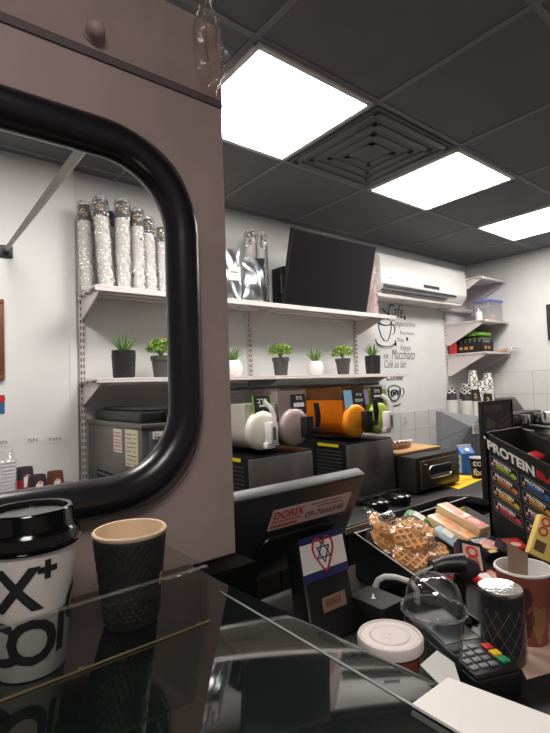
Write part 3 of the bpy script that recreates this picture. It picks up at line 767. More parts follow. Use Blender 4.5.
# ------------------------------------------------------------------ slush machines
m_vent = mat('vent_grey','#3e3d3c',.6)
def bowl_section(r, top, zc, n=12):
    pts = [(r, top)] + [(r*math.cos(R(-180*k/n)), zc+r*math.sin(R(-180*k/n))) for k in range(n+1)] + [(-r, top)]
    return pts
XZY = basis((0,0,0),(1,0,0),(0,0,1),(0,1,0))
def slush(xc, label, spec):
    t = thing('slush_machine', label, 'slush machine', (xc,1.55,BZ+.001), 0, 'two bowl slush machines')
    b = MB(); b.box(-.172,.005,0,.172,.50,.285); b.build('body', m_black, t, bevel=.006)
    b = MB(); b.hexa([(-.170,-.012,.02),(.170,-.012,.02),(.170,.004,.02),(-.170,.004,.02),(-.170,-.004,.275),(.170,-.004,.275),(.170,.005,.275),(-.170,.005,.275)])
    b.build('front_panel', m_steeld, t, bevel=.004)
    b = MB(); b.text('HCCX', (-.05,-.0125,.085), (1,0,0), (0,.03,1), w=.10, h=.016, bold=.02); b.build('logo', m_grey, t)
    for sx in (-1,1):
        b = MB()
        for k in range(12):
            x = sx*.1725; b.box(min(x,x-.002*sx),.03,.05+.017*k,max(x,x-.002*sx)+.0,.20,.058+.017*k); b.box(min(x,x-.002*sx),.23,.05+.017*k,max(x,x-.002*sx),.40,.058+.017*k)
        b.build('side_vents', m_vent, t)
    b = MB(); b.box(-.1745,.05,.262,-.1715,.19,.276); b.build('yellow_label', m_yelb, t)
    b = MB(); b.box(-.16,-.06,0,.16,-.012,.03); b.build('drip_tray', m_black, t, bevel=.006)
    for s, (mc, lever, mb_, level, sign) in zip((-1,1), spec):
        x = s*.087; zc = .385; r = .080
        bo = MB(); bo.prism(bowl_section(r, .552, zc), .02, .48, 0, Matrix.Translation((x,0,0))@XZY); bw = bo.build('bowl', mb_, t, smooth=30)
        co = MB(); co.prism(bowl_section(r-.002, level, zc), .0222, .477, 0, Matrix.Translation((x,0,0))@XZY)
        co.build('slush', mc, bw, smooth=30)
        if mc is m_slo:
            rs_ = MB(); rs_.box(x-r+.003,.0226,level+.001,x+r-.003,.4765,.5505); rs_.build('residue', mat('brown_residue','#5e4228',.6,noise=.5,nscale=25), bw)
        cp = MB(); cp.lathe([(.001,.026),(.056,.025),(.070,.021),(.077,.014),(.080,.004),(.081,-.004)], 36, 0, Matrix.Translation((x,.020,zc))@Matrix.Rotation(PI/2,4,'X'))
        cp.build('front_cap', mc, bw)
        if lever == 'white':
            lv = MB(); lv.box(x-.022,-.045,zc-.07,x+.022,-.018,zc-.045); lv.box(x-.012,-.062,zc-.05,x+.024,-.018,zc+.035); lv.build('tap', m_white, t, bevel=.005)
            hd = MB(); hd.tube([(x+.006,-.06,zc+.02),(x+.004,-.064,zc+.06),(x-.004,-.05,zc+.095),(x-.012,-.022,zc+.115)], .013, 8, flat=.45); hd.build('lever', m_white, t)
            sp = MB(); sp.box(x-.004,-.0635,zc-.035,x+.012,-.062,zc+.015); sp.build('spout_slot', m_grey, t)
        else:
            lv = MB(); lv.box(x+.008,-.055,zc-.045,x+.052,-.016,zc+.045); lv.box(x+.03,-.06,zc-.025,x+.085,-.03,zc-.003); lv.build('tap', m_black, t, bevel=.005)
            hd = MB(); hd.tube([(x+.078,-.048,zc-.02),(x+.076,-.055,zc+.04),(x+.070,-.052,zc+.10)], .013, 10, rs=[.007,.014,.012]); hd.build('lever', m_black, t)
        ld = MB(); ld.prism(rrect(x-.083,.06,x+.083,.49,.015), .552, .568); ld.build('lid', m_black, t, bevel=.004)
        if sign: sign(t, x)
    return t
def sign_dark(t, x, lines, extra=None, dx=0, dz=0):
    O = Vector((x+dx,.014,.475+dz)); Yd = Vector((0,.12,.99)).normalized(); Nn = Vector((0,-.99,.12))
    b = MB(); M = basis(O,(1,0,0),Yd,Nn)
    b.prism(rrect(-.042,-.035,.042,.05,.006), 0, .003, 0, M)
    for (s, px, py, w2, h2, mi) in lines:
        if s: b.text(s, (px,py,.0035), (1,0,0), (0,1,0), w=w2, h=h2, mi=mi, bold=.02, M=M, align='c')
        else: b.box(px-w2/2,py,.003,px+w2/2,py+h2,.0036,mi,M)
    if extra: extra(b, M)
    b.build('sign', [m_blackm, m_cupw, m_yelb, m_lblue, m_lilac, m_lime], t)
def s1(t, x): sign_dark(t, x, [('ברד',0,.02,.05,.018,1),('',0,.005,.035,.008,1),('5',0,-.022,.010,.014,2)], lambda b,M: (b.box(-.048,-.036,-.001,-.042,.052,.002,5,M), b.box(.042,-.036,-.001,.048,.052,.002,5,M)), dx=.005)
def s2(t, x): sign_dark(t, x, [('ס״מ',.004,.025,.032,.016,1),('',.0,-.005,.06,.018,1),('5',.01,-.026,.008,.010,1)], dx=.028)
def s3(t, x): sign_dark(t, x, [('ס״ק',.004,.02,.04,.014,1),('תפוז',.0,-.006,.055,.014,1),('7',.01,-.028,.007,.010,1)], lambda b,M: (b.box(-.098,-.033,-.001,-.045,.052,.002,3,M), b.box(.045,-.02,-.004,.075,.05,-.001,4,M)), dx=.03, dz=.005)
def s4(t, x): sign_dark(t, x, [('ס״מ',0,.018,.04,.016,1),('',0,-.004,.05,.010,1)], lambda b,M: b.box(.040,-.036,-.001,.047,.052,.002,5,M), dx=-.005, dz=.02)
slush(1.252,'slush machine with white and clear bowls nearest the mauve pillar',[(m_slw,'white',m_bowl,.495,s1),(m_slp,'black',m_bowl,.54,s2)])
slush(1.812,'slush machine with orange and green bowls beside the oven',[(m_slo,'black',m_bowlo,.485,s3),(m_slg,'white',m_bowl,.53,s4)])

# pans in front of the slush machines
def pan(x, y, r, h, label):
    t = thing('dark_bowl', label, 'bowl', (x,y,BZ+.001), 0, 'black lidded bowls on the back counter')
    b = MB(); b.lathe([(.001,0),(r*.85,0),(r*.95,h*.5),(r,h),(r*1.04,h),(r*1.04,h+.004),(r*.96,h+.004)],32); b.build('bowl', m_black, t)
    b = MB(); b.lathe([(r*1.03,h+.004),(r*.9,h+.012),(r*.3,h+.018),(.001,h+.018)],32); b.lathe([(.012,h+.017),(.012,h+.026),(.001,h+.027)],16); b.build('lid', m_bgloss, t)
pan(1.66,1.40,.058,.035,'black lidded bowl in front of the orange slush bowl')
pan(1.815,1.402,.062,.035,'black lidded bowl beside the oven corner')

# toaster oven
m_toast = mat('toaster_black','#2b2826',.4,metal=.3,noise=.2,nscale=9)
t = thing('toaster_oven', 'dark steel toaster oven with long oval window on back counter', 'oven', (2.195,1.61,BZ+.001))
b = MB(); b.box(-.195,-.18,.012,.195,.18,.185); b.build('body', m_toast, t, bevel=.006)
b = MB(); b.box(-.165,-.193,.025,.175,-.18,.165); b.build('door', mat('brown_steel','#574b3c',.3,metal=.6,noise=.2), t, bevel=.004)
b = MB(); b.prism(rrect(-.105,.075,.095,.130,.027), 0, .004, 0, basis((0,-.193,0),(1,0,0),(0,0,1),(0,-1,0))); b.build('window', m_bgloss, t)
b = MB(); b.tube([(x,-.197,z) for x,z in rrect(-.108,.072,.098,.133,.03)], .004, 8, closed=True); b.box(-.09,-.1978,.078,.08,-.1968,.089,0); b.build('window_rim', m_chrome, t)
b = MB(); b.lathe([(.007,0),(.007,.014),(.001,.015)],16,0,Matrix.Translation((-.14,-.193,.145))@Matrix.Rotation(PI/2,4,'X')); b.build('knob', m_chrome, t)
for x in (-.17,.17):
    for y in (-.15,.15):
        b = MB(); b.lathe([(.012,0),(.012,.013)],12,0,Matrix.Translation((x,y,0)),cap=True); b.build('foot', m_black, t)
b = MB(); b.box(-.19,-.10,0,.19,.16,.014); tag(b.build('wooden_board', m_board, loc=(2.19,1.63,BZ+.187), bevel=.003), 'light wooden board lying on top of the dark oven', 'board')
t = thing('wicker_tray', 'brown wicker rim tray on the wooden board above the oven', 'tray', (2.14,1.67,BZ+.202))
b = MB()
for k in range(2): b.tube([(.12*math.cos(a)+.008*math.sin(9*a+k*PI),.06*math.sin(a),.012+.010*math.sin(11*a+k*PI)) for a in [2*PI*i/80 for i in range(80)]],.006,6,closed=True)
b.build('rim', mat('wicker','#7a5230',.6,noise=.2), t)
b = MB(); b.prism([(.115*math.cos(2*PI*i/32),.055*math.sin(2*PI*i/32)) for i in range(32)],0,.005); b.build('base', m_board, t)
b = MB(); b.tube([(-.12,0,0),(0,.004,.003),(.12,0,0)], .010, 8, flat=.6); tag(b.build('white_roll', m_white, loc=(2.30,1.75,BZ+.212)), 'thin white roll lying at the right end of the wooden board', 'roll')

# grey angular hood
t = thing('grey_cover', 'grey angular folded cover with white label behind the oven', 'cover', (2.93,1.78,BZ+.001))
P = [(-.26,.06,.38),(.33,.10,.31),(.33,-.02,.20),(.12,-.10,.12),(-.30,-.06,.11),(.0,-.07,.265)]
b = MB()
front = [Vector((-.31,-.10,0)),Vector((.20,-.12,0)),Vector((.13,-.12,.15)),Vector((.33,-.05,.21)),Vector((.33,-.03,.30)),Vector((-.19,-.03,.365))]
back = [Vector((p.x+.01, p.y+.04, p.z)) for p in front]
mid = Vector((.02,-.115,.255))
vs = front+back+[mid]; fs = [(0,1,12),(1,2,12),(2,3,12),(3,4,12),(4,5,12),(5,0,12)]+[(i,(i+1)%6,6+(i+1)%6,6+i) for i in range(6)]+[(11,10,9,8,7,6)]
b.add(vs, fs); b.build('shell', m_grey, t, smooth=0)
b = MB(); b.tube([front[0]+Vector((0,-.004,.2)), mid+Vector((0,-.003,0)), front[4]],.002,6); b.tube([mid+Vector((0,-.003,-.1)), front[1]+Vector((-.2,-.003,.02))],.002,6); b.build('seams', m_dgrey, t)
b = MB(); b.box(.03,-.123,.205,.165,-.119,.275,0)
for k in range(3): b.box(.045,-.124,.222+.016*k,.15,-.123,.225+.016*k,1)
b.build('label', [m_paper, m_grey], t, rot=(0,0,.02))

# milk carton, printed cup, cloth
t = thing('milk_carton', 'blue and white gable top milk carton beside the oven', 'carton', (2.74,1.60,BZ+.001), -.5)
b = MB(); b.box(-.045,-.045,0,.045,.045,.115,0); b.hexa([(-.045,-.045,.115),(.045,-.045,.115),(.045,.045,.115),(-.045,.045,.115),(-.045,-.004,.15),(.045,-.004,.15),(.045,.004,.15),(-.045,.004,.15)],0); b.box(-.045,-.004,.15,.045,.004,.165,1)
b.box(-.0462,-.040,.0,-.045,.040,.105,1); b.box(-.0466,-.02,.02,-.0462,.02,.05,2); b.box(-.0466,-.02,.065,-.0462,.02,.09,2)
b.text('חלב', (-.025,-.0458,.075), (1,0,0), (0,0,1), w=.05, h=.02, mi=2); b.build('carton', [m_blue, m_cupw, tint('deep_blue','#1d3c78')], t)
b = MB(); b.lathe([(.014,0),(.014,.012),(.001,.013)],16,0,Matrix.Translation((-.0,-.026,.128))@Matrix.Rotation(.7,4,'X')); b.build('cap', m_white, t)
def fcup(name, label, loc, rb, rt2, h, m_out, m_in, marks, cat='paper cup', grp=None, extra=None):
    t = thing(name, label, cat, loc, 0, grp)
    b = MB(); b.lathe([(.001,.004),(rb*.96,.004),(rb*.97,0),(rb,.001),(rt2,h-.005),(rt2,h-.004)],48,0)
    b.lathe([(rt2-.0015,h-.004),(rt2-.004,h-.01),(rb-.002,.008),(.001,.008)],48,1)
    rf = lambda z: rb+(rt2-rb)*z/h
    mm = [m_out, m_in]
    for (s, size, z, a, m, bold) in marks:
        if m not in mm: mm.append(m)
        b.wrap(s, size, z, a, rf, mm.index(m), bold)
    b.build('cup', mm, t)
    b = MB(); b.lathe([(rt2-.002,h-.006),(rt2+.0012,h-.005),(rt2+.0022,h-.002),(rt2+.001,h+.0005),(rt2-.0015,h),(rt2-.0025,h-.004)],48); b.build('rim', m_in, t)
    return t
a = ang(2.58,1.44)
fcup('paper_cup','black paper cup printed co fix standing on the yellow cloth',(2.60,1.44,BZ+.004),.031,.041,.115,m_ink,m_cupw,[('co',.052,.082,a,m_cupw,.03),('fix',.050,.035,a,m_cupw,.03)])
b = MB(); nx=14; ny=8; vs=[]; fs=[]
for j in range(ny+1):
    for i in range(nx+1):
        u,v=i/nx,j/ny; vs.append((2.26+.40*u*(1-.12*v)+.02*math.sin(v*5), 1.36+.16*v+.05*u, BZ+.0035+.002*math.sin(u*14)*math.sin(v*7)))
for j in range(ny):
    for i in range(nx): q=j*(nx+1)+i; fs.append((q,q+1,q+nx+2,q+nx+1))
N0=len(vs); vs+= [(x,y,BZ+.0005) for x,y,z in vs]; fs += [tuple(N0+q for q in reversed(f)) for f in fs]
e=[i for i in range(nx+1)]+[j*(nx+1)+nx for j in range(1,ny+1)]+[ny*(nx+1)+i for i in range(nx-1,-1,-1)]+[j*(nx+1) for j in range(ny-1,0,-1)]
for k in range(len(e)): fs.append((e[k],e[(k+1)%len(e)],N0+e[(k+1)%len(e)],N0+e[k]))
b.add(vs,fs); tag(b.build('cleaning_cloth', m_yellow), 'yellow cleaning cloth spread at the corner of the back counter', 'cloth')

# ------------------------------------------------------------------ espresso machine with cup stacks
EZ = 1.12
t = thing('espresso_machine', 'black espresso machine with chrome group heads under the cup stacks', 'espresso machine', (3.87,1.93,BZ+.001))
b = MB(); b.box(-.48,-.02,.06,.50,.23,EZ-BZ-.02); b.box(-.38,-.28,.0,.50,.23,.07); b.box(-.38,-.16,.20,.50,-.02,EZ-BZ-.02); b.build('body', m_blackm, t, bevel=.01)
b = MB(); b.box(-.52,-.11,EZ-BZ-.02,.52,.24,EZ-BZ-.001); b.build('cup_warmer', m_steeld, t, bevel=.004)
b = MB(); b.hexa([(.22,.02,.2795),(.50,.02,.2795),(.50,.22,.2795),(.22,.22,.2795),(.20,.10,.385),(.50,.10,.395),(.50,.22,.395),(.20,.22,.385)]); b.build('hopper', mat('brown_smoke','#3a302c',.3), t, bevel=.008)
for x in (-.25,.05,.30):
    b = MB(); b.lathe([(.045,0),(.048,.02),(.045,.07),(.001,.07)],28,0,Matrix.Translation((x,-.17,.20)),); b.lathe([(.001,0),(.045,0)],28,0,Matrix.Translation((x,-.17,.20))); g = b.build('group_head', m_chrome, t)
    b = MB(); b.lathe([(.036,-.03),(.04,0),(.04,.0)],24,0,Matrix.Translation((x,-.17,.197)),cap=True); b.tube([(x,-.21,.185),(x+.01,-.27,.18),(x+.03,-.36,.165)],.014,10,rs=[.01,.016,.013]); b.build('portafilter', m_black, g)
b = MB(); b.tube([(.44,-.16,.27),(.45,-.24,.26),(.45,-.27,.12)],.008,8); b.build('steam_wand', m_chrome, t)
b = MB(); b.lathe([(.03,0),(.034,.02),(.03,.04),(.001,.042)],20,0,Matrix.Translation((.42,-.25,.33))@Matrix.Rotation(PI/2,4,'X')); b.build('knob', m_chrome, t)
t = thing('knock_box', 'black tapered bin standing right of the espresso machine', 'bin', (4.02,1.42,BZ+.001))
b = MB(); b.lathe([(.001,0),(.12,0),(.155,.20),(.16,.205),(.15,.21),(.14,.20),(.11,.01),(.001,.01)],36); b.build('bin', m_blackm, t)

def ucup(name, m_out, marks, label):
    t = thing(name, label, 'paper cup', (0,0,0), 0, 'paper cups stacked on the espresso machine')
    b = MB(); h=.092; r0=.040; r1=.029
    b.lathe([(r0-.003,.001),(r0,0),(r0+.002,.002),(r0,.004),(r1,h-.003),(r1,h),(r1-.002,h),(r1-.003,h-.006),(.001,h-.006)],22)
    rf = lambda z: r0-(r0-r1)*z/h
    mm=[m_out]
    for (s,size,z,a2,m,bo) in marks:
        if m not in mm: mm.append(m)
        b.wrap(s,size,z,a2,rf,mm.index(m),bo)
    b.build('cup', mm, t); return t
va = ang(3.55,2.0)
cp_plain = ucup('paper_cup', m_cupw, [], '')
cp_white = ucup('paper_cup', m_cupw, [('O',.05,.066,va-.5,m_ink,.03),('X',.05,.022,va+.35,m_ink,.03),('.',.05,.02,va-.5,m_ink,.03),('O',.05,.066,va+1.3,m_ink,.03),('(',.05,.025,va-.7,m_ink,.03)], '')
cp_bwht = ucup('paper_cup', m_ink, [('O',.05,.070,va-.5,m_cupw,.04),('C',.05,.070,va+.75,m_cupw,.04)], '')
cp_bgold = ucup('paper_cup', m_ink, [('2',.05,.045,va,m_gold,.03)], '')
protos = {'p':cp_plain,'w':cp_white,'b':cp_bwht,'g':cp_bgold}; used = set()
def place_cup(k, loc, label, group):
    if k in used: o = dup(protos[k], loc, 0, label, group)
    else:
        used.add(k); o = protos[k]; o.location = loc; o['label'] = label; o['group'] = group
    return o
stacks = [('b',3.39,2.06,15,'leftmost dark capped stack'),('b',3.46,1.975,14,'second dark capped stack from left'),('b',3.575,2.06,15,'third dark capped stack from left'),
          ('b',3.70,2.115,19,'dark capped stack at the back'),('g',3.555,1.955,13,'front gold marked stack'),('w',3.81,2.11,25,'tallest white capped stack'),
          ('w',3.705,1.985,15,'middle height white capped stack'),('g',3.63,1.895,9,'short gold marked stack by the board'),('w',3.84,1.995,22,'tall white capped stack at right'),('b',3.93,2.03,12,'dark capped stack at far right')]
for i,(k,x,y,n,where) in enumerate(stacks):
    for j in range(n):
        place_cup('p',(x,y,EZ+.0002+.0088*j),'plain white cup nested in the '+where,'nested cups in the '+where)
    nm = {'b':'black cup with white letters','w':'white cup with black letters','g':'black cup with gold mark'}[k]
    if k == 'w': place_cup('w',(x,y,EZ+.0002+.0088*n),'lower printed white cup high in the '+where,None); z=.0088*n+.05
    else: z=.0088*n
    place_cup(k,(x,y,EZ+.0002+z),nm+' topping the '+where,None)
for i,(x,y,lab) in enumerate(((3.79,1.895,'single white lettered cup right of the tall stacks, first of three'),(3.89,1.90,'single white lettered cup, middle of three beside tall stacks'),(3.985,1.93,'single white lettered cup, rightmost beside the hopper'))):
    place_cup('w' if i!=1 else 'b',(x,y,EZ+.0002),lab,None)

# menu board in front of the espresso machine
t = thing('menu_board', 'dark brown framed protein menu board behind the protein bar carton', 'sign board', (2.285,1.15,BZ+.001), .0)
b = MB(); b.box(-.155,0,0,.155,.012,.457); b.build('panel', mat('dark_brown_panel','#1e1614',.5,noise=.2), t)
b = MB()
for (x0,z0,x1,z1) in ((-.155,0,.155,.008),(-.155,.449,.155,.457),(-.155,.008,-.147,.449),(.147,.008,.155,.449)): b.box(x0,-.004,z0,x1,.0,z1)
b.build('frame', m_blackm, t)
b = MB(); b.text('PROTEIN',(-.125,-.001,.405),(1,0,0),(0,0,1),w=.17,h=.03,mi=0,bold=.02)
for (x,z,r) in ((-.09,.35,.026),(-.05,.345,.022),(-.085,.295,.022),(-.045,.30,.020)):
    b.prism([(x+r*math.cos(k*PI/8),z+r*math.sin(k*PI/8)) for k in range(16)],0,.0015,1,basis((0,0,0),(1,0,0),(0,0,1),(0,-1,0)))
for k in range(4): b.hexa([(0.0,-.0015,.255+.03*k),(.12,-.0015,.285+.03*k),(.12,0,.285+.03*k),(0.0,0,.255+.03*k),(0.0,-.0015,.267+.03*k),(.12,-.0015,.297+.03*k),(.12,0,.297+.03*k),(0,0,.267+.03*k)],2)
b.build('print', [tint('dull_rose','#7a5a58'), tint('dull_gold','#6a5638'), tint('dull_red','#5a3530')], t, smooth=0)

# ------------------------------------------------------------------ front counters
WZ = .96
t = thing('work_counter', 'black low cashier counter carrying terminal cups and sweets', 'counter', (1.1,.3,0))
b = MB(); b.box(-.69,-.6,WZ-.03,.75,.52,WZ); b.build('worktop', m_counter, t, bevel=.003)
b = MB(); b.box(-.68,-.55,.0,.73,.50,WZ-.031); b.build('body', m_cab, t)
GZ = 1.13
t = thing('display_counter', 'dark glass topped service counter along the mauve hatch wall', 'counter', (-.2,.2,0))
b = MB(); b.prism([(-.9,-.7),(.608,-.7),(.602,-.25),(.556,.389),(.556,.479),(-.9,.479)], GZ-.012, GZ); b.build('glass_top', m_glass, t, bevel=.001)
b = MB(); b.prism([(-.9,-.68),(.595,-.68),(.588,-.25),(.545,.36),(.545,.470),(-.9,.470)], 0, GZ-.02); b.build('body', m_cab, t)
b = MB(); b.box(.560,.42,GZ-.10,.642,.478,GZ-.002); b.build('end_ledge', mat('soft_black','#0a0a0a',.95,spec=.1), t, bevel=.002)
b = MB(); b.hexa([(.536,-.7,GZ-.0001),(.539,-.7,GZ-.0001),(.539,.36,GZ-.0001),(.536,.36,GZ-.0001),(.536,-.7,GZ+.0004),(.539,-.7,GZ+.0004),(.539,.36,GZ+.0004),(.536,.36,GZ+.0004)]); b.build('seam', mat('seam_grey','#5a615e',.3), t)
# acrylic guard with side return
t = thing('acrylic_guard', 'low clear acrylic guard standing before the two cups', 'guard', (0,.5,GZ+.0006))
b = MB(); b.box(-.6,-.003,0,.285,.003,.062); b.build('front_sheet', m_acr, t, bevel=.0015)
b = MB(); b.box(-.6,-.003,.0621,.285,.003,.0632); b.build('top_edge', clear('lit_edge','#f4f4f2',1.0,.2,haze=.07,hazecol='#e8dcd4'), t)
b = MB(); b.hexa([(.279,.003,0),(.285,.003,0),(.285,.16,0),(.279,.16,0),(.279,.003,.062),(.285,.003,.062),(.285,.16,.062),(.279,.16,.062)]); b.build('side_sheet', m_acr, t)
b = MB(); b.box(-.6,-.0042,0,.285,-.0032,.0016); b.build('base_strip', mat('worn_brass_line','#8a7a5c',.4,metal=.4), t)
# cups on the glass counter
t = thing('coffee_cup', 'white takeaway coffee cup with black letters and black lid at left', 'coffee cup', (.097,.548-.022,GZ+.0008))
t.location = (.105,.541,GZ+.0008)
rb, rt3, h = .0315, .0445, .130
b = MB(); b.lathe([(.001,.004),(rb*.96,.004),(rb*.97,0),(rb,.001),(rt3,h),(.001,h)],56)
rf = lambda z: rb+(rt3-rb)*z/h
a0 = ang(.105,.541)
for (s,size,z,da,bo) in (('X',.056,.088,-.30,.03),('+',.032,.104,.36,.05),('I',.056,.088,-1.1,.03),('C',.058,.037,-.95,.03),('O',.058,.037,.02,.03),('I',.056,.040,.80,.03),('C',.05,.06,1.35,.03)):
    b.wrap(s,size,z,a0+da,rf,1,bo)
b.build('cup', [mat('white_cup_gloss','#cfc9c3',.4), m_ink], t)
b = MB(); b.lathe([(.0463,h-.010),(.0475,h-.008),(.0478,h-.002),(.0465,h),(.0468,h+.004),(.0455,h+.006),(.0425,h+.010),(.041,h+.024),(.0395,h+.026),(.036,h+.0255),(.035,h+.022),(.02,h+.020),(.001,h+.020)],56); b.build('lid', m_bgloss, t)
b = MB()
def rmod(r,z,a): return .0011*(1 if (int(z*170)%2) else -1)*math.cos(a*30) if r > .02 and .006 < z < .097 else 0
t = thing('paper_cup', 'black rippled paper cup with cream inside on the glass counter', 'paper cup', (.217,.562,GZ+.0008))
rb, rt3, h = .0295, .0412, .107
prof = [(.001,.003),(rb*.97,.003),(rb*.98,0)]+[(rb+.001+(rt3-rb-.001)*k/40,.002+.097*k/40) for k in range(41)]+[(rt3-.001,h-.005)]
b.lathe(prof, 120, mod=rmod); rf2 = lambda z: rb+(rt3-rb)*z/h+.0015
b.wrap('B',.02,.05,ang(.206,.548)+1.15,rf2,1,.02); b.build('cup', [m_ripple, m_gold], t)
b = MB(); b.lathe([(rt3-.001,h-.006),(rt3+.0012,h-.004),(rt3+.0018,h-.001),(rt3,h+.0008),(rt3-.002,h),(rt3-.003,h-.006),(rb-.001,.008),(.001,.008)],64); b.build('liner', m_cream, t)
# white sheet on the counter edge
b = MB(); b.hexa([(.336,.224,GZ+.0008),(.400,.15,GZ+.0008),(.404,.174,GZ+.0008),(.389,.254,GZ+.0008),(.336,.224,GZ+.003),(.40,.15,GZ+.003),(.404,.174,GZ+.003),(.389,.254,GZ+.003)]); 
b = MB(); b.prism([(.335,.254),(.335,.10),(.412,.10),(.404,.174),(.389,.254)], GZ+.0008, GZ+.0032); tag(b.build('white_card', m_paper), 'white card lying on the edge of the glass counter', 'card')

# ------------------------------------------------------------------ cash screen seen from behind
t = thing('pos_screen', 'black cashier screen seen from behind with shop sticker and flag', 'cash register screen', (.622,.66,WZ+.001))
O = Vector((.622,.66,WZ+.001))
ux = Vector((1,0,0)); dv = Vector((0,-.1,.189)).normalized(); nn = ux.cross(dv)     # dv up the back, nn outwards
if nn.y > 0: nn = -nn
Mo = basis(Vector((.445,.80,1.013))-O, ux, dv, nn)
b = MB(); b.prism(rrect(0,0,.358,.2155,.008),-.028,0,0,Mo); b.build('housing', m_dgrey, t, bevel=.003)
b = MB(); b.prism(rrect(.006,.006,.352,.21,.006),-.030,-.028,0,Mo); b.build('display', m_bgloss, t)
b = MB(); b.prism(rrect(.10,.01,.30,.112,.02),0,.010,0,Mo); b.build('rear_bulge', m_black, t, bevel=.006)
def mpt(x,y,k=.0125): return (x,y,k)
sx0, sx1 = .112, .322
b = MB(); b.prism([(.116,.121),(.329,.105+.0),(.320,.165),(.108,.168)],.0002,.0010,0,Mo)
b.build('sticker_backing', tint('sticker_pink','#b89a94'), t) if False else None
b = MB(); b.box(.110,.125,.0,.326,.175,.0008,0,Mo)
b.text('DORIX',(.116,.150,.0011),(1,0,0),(0,1,0),w=.078,h=.019,mi=1,bold=.03,M=Mo)
b.text('09-7666646',(.202,.135,.0011),(1,0,0),(0,1,0),w=.112,h=.016,mi=2,bold=.02,M=Mo)
for (x,y,w2,h2,mi) in ((.116,.142,.078,.004,1),(.116,.130,.07,.006,1),(.21,.166,.09,.003,2),(.23,.158,.075,.003,2)):
    k = x
    while k < x+w2-.004: b.box(k,y,.0008,k+.005,y+h2,.0011,mi,Mo); k += .0068
b.build('sticker', [mat('sticker_pinkish','#c9ada6',.6), m_red, tint('dark_print','#5a4a48')], t, smooth=0)
# neck
TL, TR, BR, BL = Vector((.612,.715,1.09)), Vector((.732,.715,1.09)), Vector((.648,.598,WZ+.002)), Vector((.540,.602,WZ+.002))
off = Vector((.0,.045,.0))
b = MB(); b.hexa([p-O for p in (BL,BR,BR+off,BL+off,TL,TR,TR+off,TL+off)]); b.build('neck', m_black, t, bevel=.004)
b = MB(); b.prism(rrect(-.10,-.085,.04,.12,.02),0,.0015,0,Matrix.Translation((0,.03,0))) ; b.build('base', m_black, t)
def npt(u,v,e=.0012):      # u across, v downwards
    p = (TL*(1-u)+TR*u)*(1-v)+(BL*(1-u)+BR*u)*v
    nrm = (TR-TL).cross(BL-TL).normalized()
    if nrm.y > 0: nrm = -nrm
    return p-O+nrm*e
b = MB()
b.quad(npt(.0,.02),npt(1,.02),npt(1,.33),npt(.0,.33),0); b.quad(npt(.0,-.06),npt(1,-.06),npt(1,.02),npt(0,.02),1); b.quad(npt(.0,.33),npt(1,.33),npt(1,.42),npt(0,.42),1)
hp = [(.5,.33),(.36,.22),(.27,.10),(.30,.0),(.40,-.03),(.49,.035),(.58,-.03),(.69,.0),(.72,.10),(.63,.22)]
hp = [(u,v+.02) for u,v in hp]
# smooth the heart outline
ho = []
for i in range(len(hp)):
    p0,p1,p2,p3 = hp[i-1],hp[i],hp[(i+1)%len(hp)],hp[(i+2)%len(hp)]
    for k in range(5):
        q=k/5; ho.append(tuple(.5*((2*p1[c])+(-p0[c]+p2[c])*q+(2*p0[c]-5*p1[c]+4*p2[c]-p3[c])*q*q+(-p0[c]+3*p1[c]-3*p2[c]+p3[c])*q**3) for c in (0,1)))
b.tube([npt(u,v,.0018) for u,v in ho], .0022, 6, mi=2, closed=True)
cu, cv, ru, rv = .495,.15,.16,.115
for s in (-1,1):
    tri = [(cu+ru*math.sin(2*PI*k/3), cv-s*rv*math.cos(2*PI*k/3)) for k in range(3)]
    for k in range(3): b.tube([npt(*tri[k],.0020),npt(*tri[(k+1)%3],.0020)],.0013,5,mi=1)
b.build('flag_sticker', [mat('flag_white','#cfc8c4',.6), m_blueink, m_red], t, smooth=0)
b = MB(); b.quad(npt(.30,.60),npt(.82,.60),npt(.82,.74),npt(.30,.74),0); b.quad(npt(.36,.63,.0016),npt(.70,.63,.0016),npt(.70,.70,.0016),npt(.36,.70,.0016),1); b.build('rating_plate', [mat('bronze_label','#8a6f60',.4,metal=.3), tint('bronze_print','#6a4a3a')], t)

b = MB(); b.prism(rrect(.668,.560,.732,.645,.008),WZ+.001,WZ+.042)
b.tube([(.690,.600,WZ+.0425),(.705,.612,WZ+.0425)],.0022,6,mi=1,flat=.3); b.tube([(.688,.598,WZ+.0425),(.694,.603,WZ+.0425)],.0045,6,mi=1,flat=.2)
tag(b.build('receipt_printer', [m_blackm, m_cupw], bevel=.002), 'small flat black box with white mark beside the screen neck', 'printer')
b = MB(); b.tube([(.757,.652,WZ+.001),(.757,.650,.992),(.760,.645,1.004),(.770,.636,1.010),(.785,.622,1.009),(.805,.60,1.000),(.812,.592,.985),(.812,.592,WZ+.001)],.0062,8,flat=1.3)
tag(b.build('bag_handle', m_white), 'white bent plastic hoop standing behind the dome lidded cup', 'hoop')

